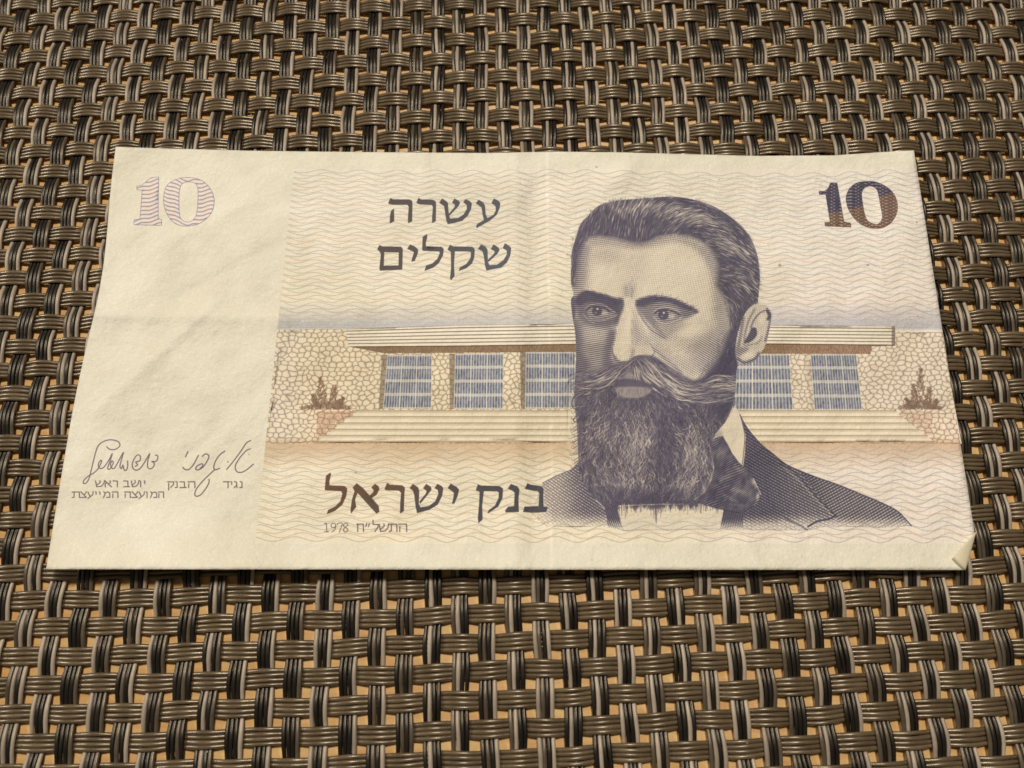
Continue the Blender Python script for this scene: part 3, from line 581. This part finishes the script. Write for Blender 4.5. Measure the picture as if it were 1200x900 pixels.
zi_l = smooth(tr([(650,641),(678,641),(694,655),(696,700),(690,755),(672,778),(648,778),(632,760),(629,700),(634,656)],0,0,3.),True,6)
NL = np.maximum(full(one_l),full(zo_l,[zi_l]))
wv = np.abs(((SY+np.where(SX<190,.22*(SX-170),np.where(SX<222,-.38*(SX-200),.16*(SX-240)))+.8*np.sin(SX/3.2))/4.7)%1-.5)*2
ink(NL,(.94,.88,.84),.6); ink(NL*np.clip((.50-wv)*3,0,1),lerpc([.52,.48,.60],[.62,.50,.53],(vnoise(SX*.3,SY*.3,3)>.5)*1.),.75)
oz[:] = 0
for p_ in (one_l,zo_l,zi_l): pen(oz,list(p_)+[p_[0]],.8,.9,curve=False)
ink(oz,(.46,.42,.60),.75)
dt = np.zeros((TH,TW),np.float32); pen(dt,[(1073.8,260.4),(1074.4,260.8)],1.3,.9,curve=False); ink(dt,(.2,.18,.18),.8)
# --- print wear: tiny fibre mottling and faint soiling of the handled paper
fib = vnoise(MX*6,MY*6,71)*.5+vnoise(MX*14,MY*11,72)*.5
soil = vnoise(MX/14,MY/14,73)*.6+vnoise(MX/4,MY/4,74)*.4
spk = sstep(.66,.80,vnoise(MX*3.1,MY*3.1,75)*.6+vnoise(MX*7,MY*7,76)*.4)
IMG = IMG*(1-.06*(fib-.5)[...,None])*(1-.11*(soil-.45)[...,None]*np.array([.8,.85,1.15]))*(1+.035*spk[...,None])
for x0_,w_,a_ in ((72.2,.22,.10),(77.4,.16,.08),(79.3,.3,-.05),(35.5,.25,.04),(111,.2,.05)):
    ln_ = np.exp(-((MX-x0_-.35*(vnoise(MY/6,MY*0,91)-.5))/w_)**2)*(.4+.9*vnoise(MY*1.4,MX*.3,92)); IMG = IMG*(1-ln_[...,None]*a_)+ln_[...,None]*max(a_,0)*.93*.8
ln_ = np.exp(-((MY-33.5-.5*vnoise(MX/8,MX*0,93))/.22)**2)*(.3+vnoise(MX*1.2,MY*.3,94))*(1-sstep(60,90,MX)); IMG = IMG*(1-.10*ln_[...,None])+ln_[...,None]*.078
ed_ = np.minimum(np.minimum(MX,147-MX),np.minimum(MY,76-MY)); IMG = IMG*(1-.10*np.exp(-ed_/.5)[...,None]*vnoise(MX*.9,MY*.9,95)[...,None])
for k in range(46):
    x_,y_ = rs.rand()*147,rs.rand()*76; r_ = .10+.16*rs.rand(); IMG = IMG*(1-.45*rs.rand()*np.exp(-((MX-x_)**2+(MY-y_)**2)/r_**2)[...,None]) if k<14 else IMG
IMG = np.clip(IMG,0,1).astype(np.float32)
# ---------------------------------------------------------------- from the tracing sheet to millimetres on the table
def table_xy(px, z=0.):
    """the tracing sheet was drawn over an oblique view: undo that view at height z (mm)"""
    x = (px[...,0]-600)/FPX; y = -(px[...,1]-450)/FPX; c,s = math.cos(ROLL),math.sin(ROLL); ct,st = math.cos(TILT),math.sin(TILT)
    u = c*x-s*y; v = s*x+c*y; k = (CAM_H-z)/(ct-v*st)
    return np.stack([u*k,(v*ct+st)*k],-1)
def mesh_obj(name, co, faces, mat, parent=None, smooth=True, uv=None):
    me = bpy.data.meshes.new(name); co = np.asarray(co,np.float32); faces = np.asarray(faces,np.int32); n = faces.shape[1]
    me.vertices.add(len(co)); me.vertices.foreach_set('co',co.ravel())
    me.loops.add(faces.size); me.loops.foreach_set('vertex_index',faces.ravel())
    me.polygons.add(len(faces)); me.polygons.foreach_set('loop_start',np.arange(0,faces.size,n,dtype=np.int32))
    if smooth: me.polygons.foreach_set('use_smooth',np.ones(len(faces),bool))
    if uv is not None:
        l = me.uv_layers.new(name='UVMap'); l.data.foreach_set('uv',np.asarray(uv,np.float32)[faces.ravel()].ravel())
    me.materials.append(mat); me.update(calc_edges=True); me.validate()
    o = bpy.data.objects.new(name,me); C.objects.link(o)
    if parent: o.parent = parent
    return o
def empty(name, loc=(0,0,0)):
    o = bpy.data.objects.new(name,None); C.objects.link(o); o.location = loc; o.empty_display_size = .005; return o
def nodes(name):
    m = bpy.data.materials.new(name); m.use_nodes = True; nt = m.node_tree
    return m, nt, nt.nodes['Principled BSDF'], (lambda t,**k: _n(nt,t,**k))
def _n(nt,t,**k):
    n = nt.nodes.new(t)
    for a,b in k.items(): setattr(n,a,b)
    return n
def noise(nt, scale, detail=3, rough=.55, vec=None):
    n = _n(nt,'ShaderNodeTexNoise'); n.inputs['Scale'].default_value = scale; n.inputs['Detail'].default_value = detail; n.inputs['Roughness'].default_value = rough
    if vec: nt.links.new(vec,n.inputs['Vector'])
    return n
def vinyl(name, c1, c2, rough, bump=.12, spec=1.0):
    m, nt, b, N = nodes(name); L = nt.links.new
    tc = N('ShaderNodeTexCoord').outputs['Object']
    a = noise(nt,420,4,.6,tc); r = N('ShaderNodeValToRGB'); L(a.outputs['Fac'],r.inputs[0])
    r.color_ramp.elements[0].position = .3; r.color_ramp.elements[0].color = (*c1,1); r.color_ramp.elements[1].position = .72; r.color_ramp.elements[1].color = (*c2,1)
    oi = N('ShaderNodeObjectInfo'); hs = N('ShaderNodeHueSaturation'); mv = N('ShaderNodeMapRange'); L(oi.outputs['Random'],mv.inputs[0]); mv.inputs[3].default_value = .80; mv.inputs[4].default_value = 1.15
    L(mv.outputs[0],hs.inputs['Value']); L(r.outputs[0],hs.inputs['Color'])
    du = noise(nt,95,6,.7,tc); dr = N('ShaderNodeMapRange'); L(du.outputs['Fac'],dr.inputs[0]); dr.inputs[1].default_value = .52; dr.inputs[2].default_value = .80; dr.inputs[3].default_value = 0; dr.inputs[4].default_value = .07
    mx = N('ShaderNodeMixRGB'); L(dr.outputs[0],mx.inputs[0]); L(hs.outputs[0],mx.inputs[1]); mx.inputs[2].default_value = (.34,.28,.20,1); L(mx.outputs[0],b.inputs['Base Color'])
    s = noise(nt,2600,3,.6,tc); mr = N('ShaderNodeMapRange'); L(s.outputs['Fac'],mr.inputs[0]); mr.inputs[3].default_value = rough-.08; mr.inputs[4].default_value = rough+.14
    L(mr.outputs[0],b.inputs['Roughness']); b.inputs['Specular IOR Level'].default_value = spec; b.inputs['Specular Tint'].default_value = (1,.86,.66,1)
    bp = N('ShaderNodeBump'); bp.inputs['Strength'].default_value = bump; bp.inputs['Distance'].default_value = .00006
    g = noise(nt,1700,3,.6,tc); L(g.outputs['Fac'],bp.inputs['Height']); L(bp.outputs[0],b.inputs['Normal'])
    return m
M_BRONZE = vinyl('bronze_vinyl',(.088,.060,.032),(.145,.102,.057),.26)
M_BLACK = vinyl('black_vinyl',(.007,.0058,.0045),(.015,.012,.0095),.30,.12,.55)
M_GREY = vinyl('smoke_vinyl',(.07,.052,.034),(.115,.088,.06),.30,.12,.7)
M_TAUPE = vinyl('taupe_vinyl',(.31,.25,.185),(.43,.35,.265),.36,.12,.6)
# ---------------------------------------------------------------- the table under the mat
m, nt, b, N = nodes('table_wood'); L = nt.links.new
tc = N('ShaderNodeTexCoord'); mp = N('ShaderNodeMapping'); mp.inputs['Scale'].default_value = (1,5,1); L(tc.outputs['Object'],mp.inputs[0])
a = noise(nt,85,8,.72,mp.outputs[0]); r = N('ShaderNodeValToRGB'); L(a.outputs['Fac'],r.inputs[0])
r.color_ramp.elements[0].position = .32; r.color_ramp.elements[0].color = (.74,.37,.12,1); r.color_ramp.elements[1].position = .68; r.color_ramp.elements[1].color = (.95,.64,.27,1)
L(r.outputs[0],b.inputs['Base Color']); b.inputs['Roughness'].default_value = .45
g = noise(nt,900,4,.6,tc.outputs['Object']); bp = N('ShaderNodeBump'); bp.inputs['Distance'].default_value = .0001; bp.inputs['Strength'].default_value = .3; L(g.outputs['Fac'],bp.inputs['Height']); L(bp.outputs[0],b.inputs['Normal'])
M_WOOD = m
bm = bmesh.new(); bmesh.ops.create_cube(bm,size=1); bmesh.ops.scale(bm,vec=(.9,.7,.025),verts=bm.verts)
bmesh.ops.bevel(bm,geom=bm.edges[:],offset=.003,segments=3,affect='EDGES')
me = bpy.data.meshes.new('table_top'); bm.to_mesh(me); bm.free(); me.materials.append(M_WOOD)
table = bpy.data.objects.new('table_top',me); C.objects.link(table); table.location = (0,.05,-.0125-.00150); table['kind'] = 'structure'
# ---------------------------------------------------------------- the woven mat: every cord follows the slightly bowed lines of the weave
WV = np.array([[-0.7413, 44.4832], [3.368, -68.9439], [0.0388, 1.4856], [0.1738, 0.6545], [83.9263, 5.7194], [-0.0053, -0.2212], [-0.3359, 0.0301], [0.2277, -0.137], [-0.2284, 0.9228], [-0.949, -0.2743]])
def weave(c, r):
    c = (c-17)/20; r = (r+14)/16
    B = [c**i*r**j for i in range(4) for j in range(4-i)]
    return sum(b[...,None]*w for b,w in zip(B,WV))
C0, C1, R0, R1 = -12, 47, -38, 6
AMP, HW, HH, SP = .33, .0795, .270, .160         # wave height (mm), cord half width (pitch), half height (mm), cord spacing (pitch)
NS, SEG = 8, 5
th = np.linspace(0,2*np.pi,NS,endpoint=False)
rw = np.random.RandomState(21)
def cord(name, band, k, warp, mat, parent):
    lo, hi = (R0,R1) if warp else (C0,C1)
    t = np.linspace(lo-.5,hi+.5,(hi-lo+1)*SEG+1); n = len(t)
    ph = rw.rand(6)*6.28
    pb = np.random.RandomState(band*7+(900 if warp else 500)).rand(3)*6.28
    wob = .026*np.sin(t*.83+pb[0])+.016*np.sin(t*2.1+pb[1])+.007*np.sin(t*1.3+ph[0])+.006*np.sin(t*3.7+ph[2])
    par = np.cos(np.pi*(t+band)); par = par*(1.22-.22*par**2)
    over = (-par if warp else par)
    # the cords of a band spread a little where they run on top and crowd together underneath
    off = (k-1.5)*(SP if warp else .162)*(1+.025*over)+wob
    hh = HH*(1+.05*np.sin(t*1.7+ph[3])); hw = (HW if warp else .0805)*(1+.07*np.sin(t*1.3+ph[4])+.04*np.sin(t*3.9+ph[1])+.03*over)
    z = -(AMP+HH)+AMP*over + .012*np.sin(t*3.3+ph[5])
    dx = np.cos(th)[None,:]*hw[:,None]; dz = np.sin(th)[None,:]*hh[:,None]
    u = band+off[:,None]+dx; v = np.repeat(t[:,None],NS,1)
    xy = weave(u,v) if warp else weave(v,u)
    co = np.concatenate([xy,(z[:,None]+dz)[...,None]],-1).reshape(-1,3)*MM
    i = np.arange(n-1)[:,None]*NS; j = np.arange(NS)[None,:]; j2 = (j+1)%NS
    f = np.stack([i+j,i+NS+j,i+NS+j2,i+j2],-1).reshape(-1,4)
    if warp: f = f[:,::-1]
    mesh_obj(name,co,f,mat,parent)
mat_root = empty('placemat'); mat_root['category'] = 'placemat'
mat_root['label'] = 'woven vinyl placemat of bronze, black and taupe cords lying under the banknote'
W_ = {-6:'BBBG',-5:'BGBW',-4:'WBBW',-3:'BBBG',-2:'BBBW',-1:'GWBW',0:'WBBW',1:'BBBG',2:'WBBG',3:'BGBW',4:'WBBG',5:'BBGB',6:'BWBG',7:'BBBW',8:'BBBW',9:'BBBG',10:'WBBW',11:'BBBW',
 12:'BGBW',13:'BGBG',14:'BWBB',15:'GWBB',16:'BGBW',17:'GWBB',18:'WGBW',19:'BWBB',20:'BWBB',21:'WBBW',22:'GWBG',23:'BBWB',24:'GWBW',25:'WBBW',26:'WBBG',27:'GBBB',28:'GWBB',29:'BBBW',30:'GBGB',
 31:'GWBB',32:'WBBW',33:'GBBW',34:'GBBW',35:'GGBB',36:'BWBW',37:'BWBG',38:'BBGB',39:'GBBG',40:'BWBG'}
PAT = ['BBBW','WBBW','BGBW','GWBB','BBBG','BWBG']
for c in range(C0,C1+1):
    band = empty('warp_band'); band.parent = mat_root
    for k,ch in enumerate(W_.get(c,PAT[(c*5)%6])):
        cord('warp_cord',c,k,True,{'B':M_BLACK,'G':M_GREY,'W':M_TAUPE}[ch],band)
for r in range(R0,R1+1):
    band = empty('weft_band'); band.parent = mat_root
    for k in range(4): cord('weft_cord',r,k,False,M_BRONZE,band)

# crumbs and lint caught on the weave
bm = bmesh.new(); rl_ = np.random.RandomState(5)
for k in range(130):
    p = weave(np.array([rl_.uniform(C0+8,C1-7)]),np.array([rl_.uniform(R0+5,R1-3)]))[0]; r_ = rl_.uniform(.03,.085)
    m_ = Matrix.Translation((p[0]*MM,p[1]*MM,-rl_.uniform(.0,.10)*MM))@Matrix.Rotation(rl_.rand()*6.28,4,'Z')@Matrix.Diagonal((r_*MM*rl_.uniform(.7,2.6),r_*MM,r_*MM*.7,1))
    v = bmesh.ops.create_icosphere(bm,subdivisions=1,radius=1,matrix=m_)['verts']
    for q in v: q.co += Vector(rl_.randn(3)*r_*.18*MM)
me = bpy.data.meshes.new('dust_crumbs'); bm.to_mesh(me); bm.free()
m, nt, b, N = nodes('lint'); b.inputs['Base Color'].default_value = (.62,.55,.44,1); b.inputs['Roughness'].default_value = .8; me.materials.append(m)
crumbs = bpy.data.objects.new('dust_crumbs',me); C.objects.link(crumbs); crumbs['kind'] = 'stuff'; crumbs['label'] = 'tiny pale crumbs and lint caught on the woven mat'; crumbs['category'] = 'crumbs'
# ---------------------------------------------------------------- the banknote
def paper_z(st):
    """height of the handled sheet above the mat (mm): lifted edges, old folds, soft creases"""
    s, t = st[...,0], st[...,1]
    z = .22+0*s
    z += np.exp(-((1-t)/.07))*np.interp(s,[0,.1,.3,.5,.8,1],[2.8,3.6,3.0,2.6,1.7,1.2])     # front edge stands off the mat
    z += .30*np.exp(-(t/.06))*(1+.8*np.sin(s*13+1))*.7
    z += .5*np.exp(-((1-s)/.05))*np.exp(-(t/.2)); z += .35*np.exp(-(s/.04))*(.6+.4*np.sin(t*7))
    X, Y = s*147, t*76
    def crease(x0,y0,x1,y1,w,h):
        L_ = math.hypot(x1-x0,y1-y0); nx,ny = -(y1-y0)/L_,(x1-x0)/L_
        d = (X-x0)*nx+(Y-y0)*ny; a = ((X-x0)*(x1-x0)+(Y-y0)*(y1-y0))/L_
        return h*np.exp(-np.sqrt((d/w)**2+.04))*sstep(-3,3,a)*(1-sstep(L_-3,L_+3,a))
    for q in ((73.5,-5,73.5,82,2.2,.30),(77,-5,76.6,82,1.5,-.16),(-4,33,40,34,2.0,.34),(38,36,120,37.5,3.,.14),(4,50,22,30,1.5,.22),(10,20,34,6,2.5,.20),(14,30,30,20,1.6,-.14),(20,60,40,40,2,.16),
              (8,70,26,52,1.6,-.14),(30,74,44,58,2,.12),(100,2,104,18,2.2,.16),(118,60,140,74,2,.14),(124,8,146,18,2.5,.14),(84,66,92,76,1.6,.12),(56,-2,57,9,2.4,.30),(95,-2,93,7,3,.25),(110,66,112,78,2.,.22)):
        z += crease(*q)*2.0
    z += .30*(vnoise(X/16,Y/13,41)-.5)+.13*(vnoise(X/4.5+.3*Y/4.5,Y/4,42)-.5)+.016*(vnoise(X/1.6,Y/1.5,43)-.5)
    z += .60*(vnoise((X+.8*Y)/9,(Y-.5*X)/26,44)-.5)*(1-sstep(38,60,X)) + .26*(vnoise((X+.7*Y)/4,(Y-.6*X)/12,45)-.5)
    return z+.22
def note_co(st, dz=0.):
    z = paper_z(st)+dz; return np.concatenate([table_xy(st_to_sheet(st),z),z[...,None]],-1)*MM
def uv_of(st): return np.stack([st[...,0],1-st[...,1]],-1)
img = bpy.data.images.new('banknote_print',TW,TH,alpha=False,float_buffer=False)
px = np.ones((TH,TW,4),np.float32); px[...,:3] = IMG[::-1]; img.pixels.foreach_set(px.ravel()); img.update(); img.pack()
m, nt, b, N = nodes('printed_paper'); L = nt.links.new
it = N('ShaderNodeTexImage',image=img,interpolation='Cubic'); L(it.outputs[0],b.inputs['Base Color'])
b.inputs['Roughness'].default_value = .62; b.inputs['Specular IOR Level'].default_value = .35
tc = N('ShaderNodeTexCoord'); g = noise(nt,950,5,.65,tc.outputs['Object']); g2 = noise(nt,160,5,.6,tc.outputs['Object'])
ad = N('ShaderNodeMath',operation='MULTIPLY_ADD'); L(g2.outputs['Fac'],ad.inputs[0]); ad.inputs[1].default_value = 5.; L(g.outputs['Fac'],ad.inputs[2])
bp = N('ShaderNodeBump'); bp.inputs['Strength'].default_value = .8; bp.inputs['Distance'].default_value = .00016; L(ad.outputs[0],bp.inputs['Height']); L(bp.outputs[0],b.inputs['Normal'])
M_PRINT = m
m, nt, b, N = nodes('bare_paper'); L = nt.links.new
tc = N('ShaderNodeTexCoord'); g = noise(nt,420,5,.65,tc.outputs['Object']); r = N('ShaderNodeValToRGB'); L(g.outputs['Fac'],r.inputs[0])
r.color_ramp.elements[0].color = (.66,.58,.38,1); r.color_ramp.elements[1].color = (.78,.71,.50,1); L(r.outputs[0],b.inputs['Base Color']); b.inputs['Roughness'].default_value = .65
M_BARE = m
note = empty('banknote',(0,0,0)); note['category'] = 'banknote'
note['label'] = 'worn cream banknote with a bearded portrait and two numerals 10, on the placemat'
# sheet of paper, cut off along the folded corner
fa, fb = sheet_to_st(np.array([(1144.5,622.)]))[0], sheet_to_st(np.array([(1131.5,668.5)]))[0]
NX, NY = 230, 120
bm = bmesh.new(); gv = [[bm.verts.new((i/NX,j/NY,0)) for i in range(NX+1)] for j in range(NY+1)]
for j in range(NY):
    for i in range(NX): bm.faces.new((gv[j][i],gv[j+1][i],gv[j+1][i+1],gv[j][i+1]))
n_ = Vector((fb[1]-fa[1],-(fb[0]-fa[0]),0)); n_ = n_ if n_.x*(1-fa[0])+n_.y*(1-fa[1])>0 else -n_
bmesh.ops.bisect_plane(bm,geom=bm.verts[:]+bm.edges[:]+bm.faces[:],dist=1e-6,plane_co=(fa[0],fa[1],0),plane_no=n_,clear_outer=True)
bmesh.ops.triangulate(bm,faces=bm.faces[:]); bm.verts.index_update(); bm.edges.index_update()
st_v = np.array([v.co[:2] for v in bm.verts]); fc = np.array([[v.index for v in f.verts] for f in bm.faces])
bnd = [(l.vert.index,l.link_loop_next.vert.index) for e in bm.edges if e.is_boundary for l in e.link_loops]; bm.free()
top = note_co(st_v); bot = note_co(st_v,-.10); nv = len(st_v)
side = np.array([(b_,a_,a_+nv) for a_,b_ in bnd]+[(b_,a_+nv,b_+nv) for a_,b_ in bnd])
uv = np.vstack([uv_of(st_v)]*2)
sheet_o = mesh_obj('paper_sheet',np.vstack([top,bot]),np.vstack([fc,fc[:,::-1]+nv,side]),M_PRINT,note,True,uv)
# the turned-over corner
tip = sheet_to_st(np.array([(1116.8,653.8)]))[0]; nn = 10; sv, sf = [], []
for i in range(nn+1):
    for j in range(nn+1-i):
        a_, b_ = i/nn, j/nn; p = (1-a_-b_)*tip+a_*fa+b_*fb; sv.append((*p,.12+.75*max(1-a_-b_,0)**.8*(a_+b_*1.0+.45)))
idx = {}; k_ = 0
for i in range(nn+1):
    for j in range(nn+1-i): idx[i,j] = k_; k_ += 1
for i in range(nn):
    for j in range(nn-i):
        sf.append((idx[i,j],idx[i+1,j],idx[i,j+1]))
        if i+j<nn-1: sf.append((idx[i+1,j],idx[i+1,j+1],idx[i,j+1]))
sv = np.array(sv); z_ = sv[:,2]; sf = np.array(sf)
t_ = note_co(sv[:,:2],z_); b2 = note_co(sv[:,:2],z_-.09); nv = len(sv)
ed = {}
for f in sf:
    for a_,b_ in ((f[0],f[1]),(f[1],f[2]),(f[2],f[0])): ed[(a_,b_)] = 1
sd = [(b_,a_,a_+nv) for a_,b_ in ed if (b_,a_) not in ed]+[(b_,a_+nv,b_+nv) for a_,b_ in ed if (b_,a_) not in ed]
fo = mesh_obj('folded_corner',np.vstack([t_,b2]),np.vstack([sf,sf[:,::-1]+nv,np.array(sd)]),M_BARE,note,False); fo['label'] = 'lower right corner folded over onto the front'
# printed motifs as thin inked films on the sheet: each keeps its own outline
def film(name, polys, step=1.2, lift=.012, label=None):
    """polys: sheet outlines (with holes given by even-odd nesting) -> one mesh lying on the paper"""
    V, E_ = [], []
    for p in polys:
        q = sheet_to_st(np.asarray(p,float)); k = len(V); V += [Vector((a*147,b*76)) for a,b in q]; E_ += [(k+i,k+(i+1)%len(q)) for i in range(len(q))]
    A = np.array([tuple(v) for v in V]); lo, hi = A.min(0), A.max(0)
    if step: V += [Vector((x,y)) for x in np.arange(lo[0]+.1,hi[0],step) for y in np.arange(lo[1]+.1,hi[1],step)]
    r_ = delaunay_2d_cdt(V,E_,[],0,1e-5)
    vs = np.array([tuple(v) for v in r_[0]]); tris = np.array([f for f in r_[2] if len(f)==3])
    cen = vs[tris].mean(1); ins = np.zeros(len(cen),bool)
    for p in polys:
        q = sheet_to_st(np.asarray(p,float))*np.array([147,76]); a_, b_ = q, np.roll(q,-1,0)
        for u,v in zip(a_,b_):
            c_ = (u[1]<=cen[:,1])!=(v[1]<=cen[:,1])
            if c_.any(): ins ^= c_&(cen[:,0]<u[0]+(cen[:,1]-u[1])*(v[0]-u[0])/((v[1]-u[1]) or 1e-9))
    tris = tris[ins]; used = np.unique(tris); mp_ = np.zeros(len(vs),int); mp_[used] = np.arange(len(used)); tris = mp_[tris]; vs = vs[used]
    a_ = vs[tris[:,1]]-vs[tris[:,0]]; b_ = vs[tris[:,2]]-vs[tris[:,0]]; flip = (a_[:,0]*b_[:,1]-a_[:,1]*b_[:,0])>0   # t runs downwards
    tris[flip] = tris[flip][:,::-1]
    st = vs/np.array([147.,76.]); o = mesh_obj(name,note_co(st,lift),tris,M_PRINT,note,True,uv_of(st))
    if label: o['label'] = label
    return o
def thin(p, tol=.25):
    p = np.asarray(p,float); out = [p[0]]
    for q in p[1:]:
        if np.hypot(*(q-out[-1]))>tol*4: out.append(q)
    return out
def ribbon(name, lines, w, label=None, curve=True):
    V, F = [], []
    for l in lines:
        p = np.asarray(smooth(l,n=4) if curve and len(l)>2 else l,float); d = np.gradient(p,axis=0); d /= np.maximum(np.hypot(*d.T)[:,None],1e-6); n = np.stack([-d[:,1],d[:,0]],-1)*w/2
        k = len(V); V += list(p+n)+list(p-n); m_ = len(p); F += [(k+i,k+i+1,k+m_+i+1,k+m_+i) for i in range(m_-1)]
    st = sheet_to_st(np.array(V)); o = mesh_obj(name,note_co(st,.03),np.array(F),M_PRINT,note,True,uv_of(st))
    if label: o['label'] = label
    return o
BLD = [(329,388),(405,385.5),(540,381),(667,379.5),(671,400),(672,430),(664,450),(664,518),(372,518),(313,519)]
BLR = [(904,381),(1047,382),(1049,389),(1103,390),(1127,520),(1094,518),(893,518),(870,487),(864,474),(867,432),(878,430),(890,422),(899,405)]
for q in (BLD,BLR): film('printed_building',[q],.64,.035,'print of a stone building with barred windows, '+('left' if q is BLD else 'right')+' of the head')
FIG = [tuple(p) for p in thin(HEAD)]
film('portrait_head',[FIG],.8,.045,'engraved head of a bearded man')
film('portrait_coat',[COAT],.8,.02,'engraved dark coat, right side'); film('portrait_coat',[LS],.8,.02,'engraved coat shoulder, left side')
film('portrait_collar',[COL],.8,.07,'white shirt collar'); film('portrait_bow_tie',[BOW],.8,.07,'dark bow tie')
film('numeral',[one_r],.8,.03,'digit 1 of the dark 10 at upper right'); film('numeral',[thin(zo_r,.2),thin(zi_r,.2)],.8,.03,'digit 0 of the dark 10 at upper right')
film('numeral',[one_l],.8,.03,'digit 1 of the pale 10 at upper left'); film('numeral',[thin(zo_l,.15),thin(zi_l,.15)],.8,.03,'digit 0 of the pale 10 at upper left')
LT = lambda G,s,ox,oy: [tr(g,ox,oy,s) for g in G]
def word(polys, label):
    o_ = None; polys = [list(p) for p in polys]
    st_all = film('printed_word',polys,.8,.03,label); return st_all
MEM = [tr([(72,432),(88,402),(108,412),(240,415),(252,430),(248,575),(90,583),(88,560),(98,470),(90,450)],430,220,6.),tr([(122,452),(118,548),(222,546),(224,455)],430,220,6.)]
word(LT(G6[:4]+G6[5:6],6.,430,220),'dark Hebrew word in the upper line'); word(LT(G6[6:10],6.,430,220)+MEM,'dark Hebrew word in the second line')
word(LT(G4[:2]+G4[3:5]+G4[6:7],4.,360,540),'large brown Hebrew word at lower left'); word(LT(G4[7:],4.,360,540),'large dark Hebrew word beside the coat')
ribbon('signature',[tr(a1,70,500,10.),tr(a2,70,500,10.)],1.1,'left handwritten signature')
ribbon('signature',[tr(s,180,500,9.23) for s in ([(370,270),(345,325)],[(315,440),(340,462),(380,462),(430,410),(485,310)],[(525,320),(560,295),(595,310),(590,350),(540,430),(490,465),(455,460),(470,425),(520,402),(532,420),(500,455)],[(770,265),(720,300),(670,370),(650,440),(670,465),(715,450)],[(660,465),(600,520),(520,600),(460,680),(445,735),(465,752),(510,735),(570,660),(600,600),(598,570)],[(790,462),(850,390),(940,270),(1000,180),(1050,148)],[(1045,240),(1000,260),(930,340),(885,420),(895,480),(940,495),(1000,470),(1080,405)])],1.2,'right handwritten signature')
